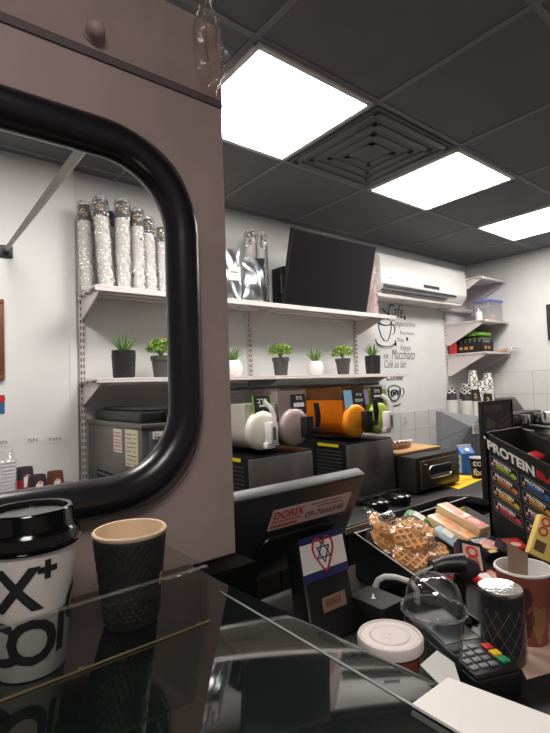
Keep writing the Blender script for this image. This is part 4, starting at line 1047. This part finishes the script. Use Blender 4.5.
# ------------------------------------------------------------------ sloping sweets display
SL = math.atan(.322); ey = Vector((0,math.cos(SL),math.sin(SL))); ez = Vector((0,-math.sin(SL),math.cos(SL)))
P0 = Vector((.82,.76,1.06))
def slope(x, y, off=0): return Vector((x, y, 1.06+.322*(y-.76))) + ez*off
t = thing('sweets_display', 'black sloping counter display with divided trays of waffles and sweets', 'display stand', (1.2,.6,WZ+.001))
O = Vector((1.2,.6,WZ+.001)); b = MB()
def wedge(x0,x1,y0,y1,off,mi=0):
    p=[slope(x,y,off) for x,y in ((x0,y0),(x1,y0),(x1,y1),(x0,y1))]
    lo=[Vector((q.x,q.y,WZ+.001)) for q in p]; b.hexa([v-O for v in lo+p],mi)
wedge(.824,1.21,.600,.756,-.026); wedge(.824,1.128,.47,.600,-.004); wedge(1.205,1.30,.615,.756,-.026)
b.build('base', m_blackm, t)
def wallp(x0,x1,y0,y1,name,m=m_black):
    q = MB(); p=[slope(x,y,.0) for x,y in ((x0,y0),(x1,y0),(x1,y1),(x0,y1))]; lo=[v-ez*.03 for v in p]; q.hexa([v-O for v in lo+p]); q.build(name,m,t)
wallp(.820,.824,.585,.760,'left_wall'); wallp(.820,1.30,.757,.761,'back_wall'); wallp(1.003,1.007,.600,.757,'divider'); wallp(.824,1.21,.600,.606,'front_rail')
q = MB(); q.tube([slope(.8195,.760,.001)-O, slope(.8195,.47,.001)-O],.0016,6); q.build('edge_trim', mat('pale_edge','#b5aca6',.4), t)
# side wall down to the counter
q = MB(); p=[slope(.82,.47),slope(.82,.76)]; q.hexa([v-O for v in (Vector((.818,.47,WZ+.001)),Vector((.822,.47,WZ+.001)),Vector((.822,.76,WZ+.001)),Vector((.818,.76,WZ+.001)),p[0]+Vector((-.002,0,0)),p[0]+Vector((.002,0,0)),p[1]+Vector((.002,0,0)),p[1]+Vector((-.002,0,0)))]); q.build('side_panel', m_blackm, t)

# waffles
def waffle_mesh():
    b = MB(); n=46; R0=.043; vs=[]; fs=[]; idx={}
    for j in range(n+1):
        for i in range(n+1):
            x=(i/n*2-1)*R0; y=(j/n*2-1)*R0*.85
            k=math.hypot(x/R0,y/(R0*.85)); 
            if k > 1: x/=k; y/=k
            g = max(abs(math.sin(x*PI/.0145)), abs(math.sin(y*PI/.0145)))
            zt = .006+.006*max(0,(1-max(0,1-g)*6)) if False else .003+.009*(1 if min(abs((x/.0165)%1-.5),abs((y/.0165)%1-.5))*2 < .36 else 0)
            if k > .97: zt = .006
            vs.append((x,y,zt))
    for j in range(n):
        for i in range(n): a=j*(n+1)+i; fs.append((a,a+1,a+n+2,a+n+1))
    N0=len(vs); vs+=[(x,y,-.002) for x,y,z in vs]; fs+=[tuple(N0+q for q in reversed(f)) for f in fs]
    e=[i for i in range(n+1)]+[j*(n+1)+n for j in range(1,n+1)]+[n*(n+1)+i for i in range(n-1,-1,-1)]+[j*(n+1) for j in range(n-1,0,-1)]
    for k in range(len(e)): fs.append((e[k],e[(k+1)%len(e)],N0+e[(k+1)%len(e)],N0+e[k]))
    b.add(vs,fs); return b
def pillow(b, w2, h2, d, seed, mi=0, nx=10, ny=10):
    rd = random.Random(seed); vs=[]; fs=[]
    for s in (1,-1):
        for j in range(ny+1):
            for i in range(nx+1):
                u,v=i/nx*2-1,j/ny*2-1; th=d*(max(0,(1-abs(u)**4)*(1-abs(v)**4)))**.5
                vs.append((u*w2+rd.uniform(-.002,.002),v*h2+rd.uniform(-.002,.002),s*(th+(rd.uniform(-.0015,.0015) if th>.001 else .0003))))
    N=(nx+1)*(ny+1)
    for s0 in (0,N):
        for j in range(ny):
            for i in range(nx): a=s0+j*(nx+1)+i; fs.append((a,a+1,a+nx+2,a+nx+1))
    b.add(vs,fs,mi)
def smat(x,y,off,rz=0,tx=0,ty=0):
    M = basis(slope(x,y,off),(1,0,0),ey,ez)
    return (M @ Matrix.Rotation(rz,4,'Z') @ Matrix.Rotation(tx,4,'X') @ Matrix.Rotation(ty,4,'Y'))
t = thing('wrapped_waffle','film wrapped waffle at front left of the waffle compartment','waffle',(0,0,0),0,'film wrapped waffles in the display')
waffle_mesh().build('waffle', m_waffle, t, smooth=25)
b = MB(); pillow(b,.047,.047,.016,3); b.build('wrapper', m_film2, t, smooth=20)
wl_ = [(.872,.648,-.010,.2,.12,-.05,'film wrapped waffle at front left of the waffle compartment'),(.955,.650,-.010,-.15,.1,.1,'film wrapped waffle at front right of the waffle compartment'),
       (.872,.712,-.004,.5,.35,.05,'film wrapped waffle at back left of the waffle compartment'),(.955,.715,-.006,.1,.3,.1,'film wrapped waffle at back right beside the divider'),
       (.912,.680,.009,-.3,.25,-.15,'film wrapped waffle lying on top in the middle of the pile'),(.962,.690,.015,.4,.2,.15,'film wrapped waffle on top of the pile nearest the divider'),
       (.888,.738,.012,.9,.45,.0,'film wrapped waffle leaning against the back wall of its tray')]
for k,(x,y,o,rz,tx,ty,lab) in enumerate(wl_):
    M = smat(x,y,o,rz,tx,ty); loc = M.to_translation(); ro = M.to_euler()
    if k == 0: t.location = loc; t.rotation_euler = ro
    else: dup(t, loc, 0, lab, rot=ro)

# bars and packs
def pack(name, label, M, w2, d2, h2, m_main, prints, cat='snack pack', grp=None, bevel=.002):
    loc = M.to_translation(); ro = M.to_euler()
    t = thing(name, label, cat, loc, 0, grp, rot=ro)
    b = MB(); b.box(-w2/2,-d2/2,0,w2/2,d2/2,h2); b.build('box', m_main, t, bevel=bevel)
    q = MB(); mm = []
    for pr in prints:
        m = pr[-1]
        if m not in mm: mm.append(m)
        mi = mm.index(m)
        if pr[0] == 'r': _,x0,y0,x1,y1,_m = pr; q.box(x0*w2,y0*d2,h2,x1*w2,y1*d2,h2+.0005,mi)
        elif pr[0] == 'e': _,cx2,cy2,rx,ry,_m = pr; q.prism([((cx2*w2)+rx*w2*math.cos(k*PI/10),(cy2*d2)+ry*d2*math.sin(k*PI/10)) for k in range(20)],h2,h2+.0008,mi)
        elif pr[0] == 'o': _,cx2,cy2,rr,_m = pr; q.tube([(cx2*w2+rr*math.cos(k*PI/10),cy2*d2+rr*math.sin(k*PI/10),h2+.0008) for k in range(20)],rr*.28,6,mi=mi,closed=True,flat=.3)
        elif pr[0] == 't': _,s,x0,y0,wd,hh,_m = pr; q.text(s,(x0*w2,y0*d2,h2+.0011),(1,0,0),(0,1,0),w=wd*w2,h=hh*d2,mi=mi,bold=.02)
        elif pr[0] == 'f': _,x0,z0,x1,z1,_m = pr; q.box(x0*w2,-d2/2-.0005,z0*h2,x1*w2,-d2/2,z1*h2,mi)
    if prints: q.build('print', mm, t, smooth=0)
    return t
m_wafer = mat('wafer_pack','#d8b890',.35,noise=.15,nscale=40,coat=.4)
m_wred = mat('wafer_red','#c8453a',.4,noise=.2,nscale=50); m_worg = mat('wafer_orange','#d8864a',.4,noise=.25,nscale=50)
pack('wafer_pack','long wafer pack with red print, top of the wafers by the back wall',smat(1.112,.672,.004,-.05),.042,.125,.030,m_wafer,[('r',-.42,-.45,.42,-.1,m_wred),('e',0,-.25,.3,.12,m_pinkp),('e',0,.18,.32,.2,m_pinkp),('f',-.45,.1,.45,.5,m_wafer)],grp='wafer packs')
pack('wafer_pack','long wafer pack with orange print left of the red printed one',smat(1.062,.668,-.010,-.05),.042,.115,.028,m_wafer,[('e',0,.1,.36,.3,m_worg),('r',-.42,-.45,.42,-.3,m_worg)],grp='wafer packs')
for k,(x,y,rz,m,lab) in enumerate(((1.028,.735,.4,m_greenk,'green and white snack bag by the divider, nearer the back wall'),(1.026,.655,.2,tint('pale_blue_foil','#a8b8c4',bump=.4),'pale blue foil snack bag by the divider, nearer the front rail'))):
    M = smat(x,y,.002,rz,.2); tt = thing('snack_bag',lab,'snack bag',M.to_translation(),0,'small snack bags',rot=M.to_euler()); b=MB(); pillow(b,.022,.034,.010,k+5); b.build('bag', m, tt, smooth=40)
    b=MB(); b.box(-.014,-.012,.0105,.012,.016,.0112); b.build('print', m_cupw, tt)
pack('wafer_bar','silver wrapped bar at the rear of the waffle compartment',smat(.905,.752,.020,.1,.4),.07,.018,.012,m_foil,[],cat='bar') 
pack('snack_box','black box with pink rings tilted up in front of the wafers',smat(.968,.575,.008,-.75,.55,.1),.055,.068,.026,m_navy,[('r',-.36,-.42,.36,.36,m_peach),('o',0,.14,.011,m_wred),('o',0,-.2,.011,m_wred)])
pack('chocolate_pack','dark navy pack with pink picture beside the tilted ringed box',smat(1.072,.578,.0,-.2,.05),.080,.055,.020,m_navy,[('e',-.05,.0,.34,.34,m_pinkp),('r',.28,-.4,.44,.1,m_tan),('r',-.4,-.45,-.1,-.3,m_yel)],grp='dark chocolate packs')
pack('chocolate_pack','dark pack with red and green flag corner lying behind the others',smat(1.095,.540,.020,-.35,.05),.065,.048,.020,m_navy,[('r',-.38,-.35,.38,.38,m_redp),('e',-.2,.22,.12,.10,m_greenk),('e',.0,-.05,.22,.16,m_peach)],grp='dark chocolate packs')
pack('chocolate_pack','dark navy pack with pink picture under the yellow biscuit box',smat(1.083,.500,.0,-.2,.0),.085,.060,.018,m_navy,[('e',.05,.0,.34,.34,m_pinkp),('r',-.42,-.2,-.28,.2,m_cupw),('r',-.45,.25,-.1,.42,m_tan)],grp='dark chocolate packs')
pack('chocolate_pack','dark pack with red print in front of the flagged pack',smat(1.030,.515,.0,.2,.0),.07,.05,.016,m_navy,[('r',-.4,-.3,.1,.3,m_redp),('e',.25,.0,.14,.25,m_pinkp)],grp='dark chocolate packs')
Mb = basis((1.125,.463,.985),(-.25,-.85,-.30),(.5,-.30,.85),(-.83,.1,.5)); rr_ = Vector((.783,-.621,0)); uu_ = Vector((.16,.20,.96)).normalized(); rr_ = (rr_-uu_*rr_.dot(uu_)).normalized()
Xb = rr_*.88-uu_*.47; Ub = rr_*.47+uu_*.88; Mb = basis((1.082,.440,1.050), Xb, Ub, Xb.cross(Ub))
pack('biscuit_box','yellow biscuit box with red rings and chocolate biscuits at right',Mb,.10,.085,.02,m_yel,[('o',-.36,.36,.008,m_wred),('o',-.36,.12,.008,m_wred),('r',-.10,-.35,.42,-.05,m_choc),('r',-.05,.0,.44,.22,m_tan),('r',-.1,.22,.40,.42,m_choc),('r',-.44,-.38,-.22,-.12,m_brownp)])
pack('snack_box','plain dark box under the yellow biscuit box behind the reddish cup',Matrix.Translation((1.080,.432,WZ+.001)),.085,.065,.050,m_navy,[('f',.1,.2,.9,.7,m_redp)])
pack('yellow_card','upright bright yellow card behind the wafer packs',Matrix.Translation((1.180,.700,1.035))@Matrix.Rotation(R(80),4,'X'),.022,.055,.004,m_yelb,[],cat='card')
pack('yellow_card','orange and yellow card lying right behind the red wafer pack',Matrix.Translation((1.155,.718,1.037))@Matrix.Rotation(R(60),4,'X'),.030,.030,.004,m_orange,[('r',-.5,.1,.5,.5,m_yelb)],cat='card')
for k,(x,y,rz,m1,m2,lab) in enumerate(((.905,.565,.3,m_redp,m_yel,'red and yellow sweet pack left of the scanner pole'),(.955,.520,-.2,m_redp,m_cupw,'red and white sweet pack beside the scanner pole'),(.955,.575,.1,m_yel,m_pinkp,'yellow and pink sweet pack behind the scanner'),(1.005,.487,.3,m_navy,m_redp,'navy sweet pack behind the foil topped can'),(1.19,.49,.2,m_redp,m_cupw,'red and white sweet pack right of the red cup'))):
    pack('sweet_pack',lab,smat(x,y,-.002,rz),.06,.042,.014,m1,[('r',-.36,-.3,.1,.3,m2),('r',.16,-.35,.42,.35,m_pinkp)],grp='small sweet packs')

# protein bar carton
t = thing('protein_carton','black protein bar carton with rows of printed bars on the display','carton',(1.24,.50,slope(1.24,.50).z))
O = Vector(t.location); XP = 1.14
b = MB()
yr, yf2 = .607, .385
def zt(y): return 1.272-.46*(.612-y)
b.hexa([Vector(v)-O for v in ((XP,yf2,.9615),(XP+.006,yf2,.9615),(XP+.006,yr,.9615),(XP,yr,.9615),(XP,yf2,zt(yf2)),(XP+.006,yf2,zt(yf2)),(XP+.006,yr,zt(yr)),(XP,yr,zt(yr)))])
b.hexa([Vector(v)-O for v in ((XP+.18,yf2,.9615),(XP+.186,yf2,.9615),(XP+.186,yr,.9615),(XP+.18,yr,.9615),(XP+.18,yf2,zt(yf2)),(XP+.186,yf2,zt(yf2)),(XP+.186,yr,zt(yr)),(XP+.18,yr,zt(yr)))])
b.box(XP-O.x,yr-.006-O.y,0.9615-O.z,XP+.186-O.x,yr-O.y,zt(yr)-O.z); b.box(XP-O.x,yf2-O.y,.963-O.z,XP+.186-O.x,yf2+.006-O.y,zt(yf2)-.03-O.z)
b.hexa([Vector(v)-O for v in ((XP+.006,yf2,1.05),(XP+.18,yf2,1.05),(XP+.18,yr,1.14),(XP+.006,yr,1.14),(XP+.006,yf2,zt(yf2)-.06),(XP+.18,yf2,zt(yf2)-.06),(XP+.18,yr,zt(yr)-.06),(XP+.006,yr,zt(yr)-.06))])
b.build('box', m_blackm, t)
Xd, Yd2 = Vector((0,-1,-.52)), Vector((0,.05,1))
def pp(s, v, e=.0006): return Vector((XP-e, .604, 1.231)) + Xd*s + Yd2*v - O
b = MB()
b.text('PROTEIN', pp(.002,.0), Xd, Yd2, w=.108, h=.024, mi=0, bold=.04)
b.text('BAR', pp(.114,.003), Xd, Yd2, w=.07, h=.018, mi=1, bold=.04)
cols = ['#9fb03a','#b8763a','#c8a032','#c0405a','#2f62a8','#b88a32','#a04a78','#c86a3a']
cm = [tint('flavour_%d'%k, c) for k,c in enumerate(cols)]
for c in range(3):
    for r_ in range(4 if c == 0 else 5):
        s0 = .006+.072*c; v0 = -.013-.0345*(r_+(0 if c == 0 else 0)); w2, h2 = .064, .027
        if s0+w2 > .215 or 1.231-.52*(s0+w2)+v0-h2 < .966: continue
        rr = rrect(s0,v0-h2,s0+w2,v0,.004,3)
        b.tube([pp(s,v,.001) for s,v in rr], .0007, 4, mi=2, closed=True)
        b.text('PROTEIN', pp(s0+.008,v0-.012,.0008), Xd, Yd2, w=.040, h=.008, mi=0, bold=.05)
        mi = 4+((r_+4*c) % 8)
        b.quad(pp(s0+.012,v0-.018,.0008),pp(s0+.044,v0-.018,.0008),pp(s0+.044,v0-.0125,.0008),pp(s0+.012,v0-.0125,.0008),mi)
        b.quad(pp(s0+.012,v0-.0225,.0008),pp(s0+.050,v0-.0225,.0008),pp(s0+.050,v0-.020,.0008),pp(s0+.012,v0-.020,.0008),mi)
        e_ = [pp(s0+.054+.007*math.cos(k*PI/6),v0-.018+.006*math.sin(k*PI/6),.0008) for k in range(12)]; b.add(e_,[tuple(range(12))],mi)
        e_ = [pp(s0+.005+.003*math.cos(k*PI/6),v0-.018+.004*math.sin(k*PI/6),.0008) for k in range(12)]; b.add(e_,[tuple(range(12))],3)
e_ = [pp(-.003+.003*math.cos(k*PI/6),.025+.004*math.sin(k*PI/6),.0008) for k in range(12)]; b.add(e_,[tuple(range(12))],0)
b.build('print', [m_cupw, m_red, m_grey, m_pinkp]+cm, t, smooth=0, recalc=False)
for k,(y,m,lab) in enumerate(((.545,m_redp,'red wrapped bar lying in the open top of the protein carton'),(.490,m_tan,'tan bar in the open top of the protein carton, rear of two'),(.462,m_brownp,'brown bar in the open top of the protein carton, front of two'))):
    b = MB(); b.box(-.07,-.014,0,.07,.014,.015); tag(b.build('protein_bar', m, loc=(XP+.09,y,zt(y)-.055+.008), rot=(.43,0,.1), bevel=.004), lab, 'protein bar', 'bars in the open carton')

# ------------------------------------------------------------------ cups and gadgets on the work counter
t = thing('lidded_cup','maroon paper cup with flat white lid nearest the glass counter','paper cup',(.512,.419,WZ+.001))
b = MB(); b.lathe([(.001,0),(.028,0),(.029,.002),(.0405,.101),(.001,.101)],40); b.build('cup', m_maroon, t)
Ml = Matrix.Translation((0,0,.023))
b = MB(); b.lathe([(.0405,.068),(.0428,.070),(.0432,.080),(.0415,.083),(.038,.084),(.0365,.0822),(.027,.0818),(.0255,.083),(.0235,.0818),(.010,.0818),(.008,.0826),(.001,.0826)],48,0,Ml); b.build('lid', m_lidw, t)
t = thing('clear_cup','clear plastic cup with dome lid in front of the card terminal','plastic cup',(.603,.412,WZ+.001))
b = MB(); b.lathe([(.001,.002),(.029,.002),(.030,0),(.0425,.113),(.044,.113)],48); b.lathe([(.0415,.112),(.0292,.004),(.001,.004)],48); b.build('cup', m_clear, t)
b = MB(); b.lathe([(.0445,.107),(.0458,.110),(.0458,.117),(.044,.119),(.0415,.119),(.0405,.123),(.0385,.136),(.033,.149),(.024,.157),(.012,.161),(.010,.161)],48); b.build('dome_lid', m_clear, t)
b = MB(); b.tube([(.0452*math.cos(2*PI*k/48),.0452*math.sin(2*PI*k/48),.113) for k in range(48)],.0016,6,closed=True); b.build('rim', clear('rim_plastic','#e8ecec',2.5,.1,haze=.12), t)
# can with foil lid
t = thing('foil_topped_can','dark lattice patterned can in clear film with silver foil top','can',(.748,.387,WZ+.001))
b = MB(); b.lathe([(.001,0),(.0305,0),(.0315,.003),(.0315,.108),(.001,.108)],40,0)
for s in (-1,1):
    for k in range(12):
        b.tube([((.0324)*math.cos(2*PI*k/12+s*1.4*q/16),(.0324)*math.sin(2*PI*k/12+s*1.4*q/16),.01+.075*q/16) for q in range(17)],.00045,4,mi=1)
b.build('can', [mat('graphite_print','#1f1d1f',.35,noise=.2), mat('lattice_line','#6b6668',.4)], t)
b = MB(); b.lathe([(.033,.104),(.0335,.108),(.032,.111),(.028,.1105),(.001,.110)],40); b.build('foil_lid', m_foil, t)
b = MB(); b.lathe([(.0345,.001),(.0345,.104),(.0335,.110)],40); b.build('film', clear('can_film','#fafafa',1.2,.1,haze=.01), t)
# red cup
t = thing('paper_cup','tall reddish brown printed paper cup holding a folded card','paper cup',(.838,.392,WZ+.001))
b = MB(); b.lathe([(.001,.004),(.0325,.004),(.033,0),(.034,.001),(.0445,.117)],56,0); rfc = lambda z:.0335+.011*z/.117
aa = ang(.838,.392)
for (da,z0,z1,dw,mi) in ((-.2,.05,.10,.5,2),(.55,.01,.07,.35,3),(-.5,.0,.05,.45,3),(.1,.02,.06,.25,2)):
    vs=[];fs=[]; N=14
    for k in range(N+1):
        q=k/N; dz=(z1-z0)*.5*math.sin(PI*q)**.6; zc2=(z0+z1)/2+.006*math.sin(q*9)
        for z in (zc2-dz,zc2,zc2+dz): z=min(max(z,.003),.112); ra=rfc(z)+.0006; a2=aa+da+(q-.5)*2*dw; vs.append((ra*math.cos(a2),ra*math.sin(a2),z))
    for k in range(N): fs += [(3*k,3*k+3,3*k+4,3*k+1),(3*k+1,3*k+4,3*k+5,3*k+2)]
    b.add(vs,fs,mi)
b.lathe([(.0430,.116),(.032,.008),(.001,.008)],56,1); b.build('cup', [m_maroon, m_cupw, mat('dark_brown_print','#4e2a22',.5), mat('tan_print','#8f6a42',.5,noise=.2)], t)
b = MB(); b.lathe([(.0430,.113),(.0455,.114),(.0462,.116),(.045,.1185),(.0430,.1185),(.0424,.114)],56); b.build('rim', m_cupw, t)
t = thing('folded_card','folded kraft brown card sticking out of the reddish cup','card',(.822,.398,WZ+.056),R(-35))
b = MB(); b.hexa([(-.014,-.001,-.045),(.016,-.001,-.045),(.016,.001,-.045),(-.014,.001,-.045),(-.008,-.001,.105),(.024,-.001,.085),(.024,.001,.085),(-.008,.001,.105)]); b.build('front_leaf', m_kraft, t)
b = MB(); b.hexa([(-.014,.0015,-.045),(.010,.016,-.045),(.009,.018,-.045),(-.015,.0035,-.045),(-.008,.0015,.105),(.014,.016,.080),(.013,.018,.08),(-.009,.0035,.105)]); b.build('back_leaf', m_kraft, t)
b = MB(); b.prism([(.72,.34),(.80,.31),(.94,.345),(.93,.43),(.79,.40)],WZ+.0004,WZ+.0009); tag(b.build('paper_napkin', m_peach), 'pale peach paper lying under the can and reddish cup', 'paper')
# card terminal
t = thing('card_terminal','black card payment terminal with coloured keys beside the clear cup','card terminal',(.682,.426,WZ+.006),math.atan2(-.165,-.068)+PI/2)
b = MB(); b.prism(rrect(-.039,-.092,.039,.088,.010),-.005,.026); b.hexa([(-.037,-.088,.026),(.037,-.088,.026),(.037,.086,.026),(-.037,.086,.026),(-.035,-.086,.031),(.035,-.086,.031),(.035,.084,.040),(-.035,.084,.040)]); b.build('body', m_black, t, bevel=.002)
def tz(y): return .0312+.009*(y+.086)/.17
b = MB(); b.hexa([(-.030,-.012,tz(-.012)-.001),(.030,-.012,tz(-.012)-.001),(.030,.075,tz(.075)-.001),(-.030,.075,tz(.075)-.001),(-.030,-.012,tz(-.012)+.0008),(.030,-.012,tz(-.012)+.0008),(.030,.075,tz(.075)+.0008),(-.030,.075,tz(.075)+.0008)]); b.build('screen', m_screenh, t)
for r_ in range(4):
    for c in range(3):
        x=-.026+.0155*c; y=-.029-.0140*r_
        b = MB(); b.box(x-.0062,y-.0048,tz(y)-.001,x+.0062,y+.0048,tz(y)+.0022); b.build('key', m_grey, t, bevel=.001)
for k,(m) in enumerate((m_redp,mat('yellow_key','#d6b21e',.4),mat('green_key','#1e8a5a',.4))):
    y=-.036-.0165*k
    b = MB(); b.box(.0185,y-.0068,tz(y)-.001,.0325,y+.0068,tz(y)+.003); b.build('key', m, t, bevel=.001)
# scanner on stand
t = thing('barcode_scanner','black barcode scanner on a stand pole behind the clear cup','barcode scanner',(.800,.492,WZ+.0005))
O = Vector(t.location)
hd = [Vector(v)-O for v in ((.752,.508,1.068),(.764,.498,1.073),(.782,.484,1.074),(.792,.476,1.072))]
b = MB(); b.tube(hd,.014,14,rs=[.013,.0145,.016,.019]); b.build('handle', m_black, t)
b = MB(); b.tube([Vector((.790,.478,1.070))-O,Vector((.800,.470,1.062))-O,Vector((.803,.468,1.056))-O],.02,18,rs=[.017,.0205,.019]); b.build('head', m_dgrey, t)
b = MB(); b.tube([Vector((.756,.496,1.060))-O,Vector((.772,.484,1.058))-O],.005,8,flat=.5); b.build('trigger', m_grey, t)
b = MB(); b.tube([(0,0,.004),(0,0,.06),(-.001,-.008,.092)],.0125,12); b.build('pole', m_black, t)
b = MB(); b.lathe([(.001,0),(.020,0),(.020,.006),(.012,.012),(.001,.012)],24); b.build('foot', m_black, t)
# acrylic sign holder
t = thing('sign_holder','clear acrylic sign holder with white paper beside the glass counter','sign holder',(.520,.352,WZ+.001),.1)
b = MB(); Mh = Matrix.Translation((0,0,.03))@Matrix.Rotation(R(28),4,'X')
b.prism(rrect(-.025,-.045,.03,.045,.01),.05,.0515,0,Mh); b.build('sheet', m_acr, t)
b = MB(); b.prism([(-.022,.042),(-.022,.0),(.0,-.005),(.026,.02),(.02,.042)],.0517,.0528,0,Mh); b.build('paper', m_paper, t)
b = MB(); b.box(-.025,-.05,0,.03,.012,.003); b.box(-.025,.009,.003,.03,.012,.088); b.build('foot', m_acr, t)
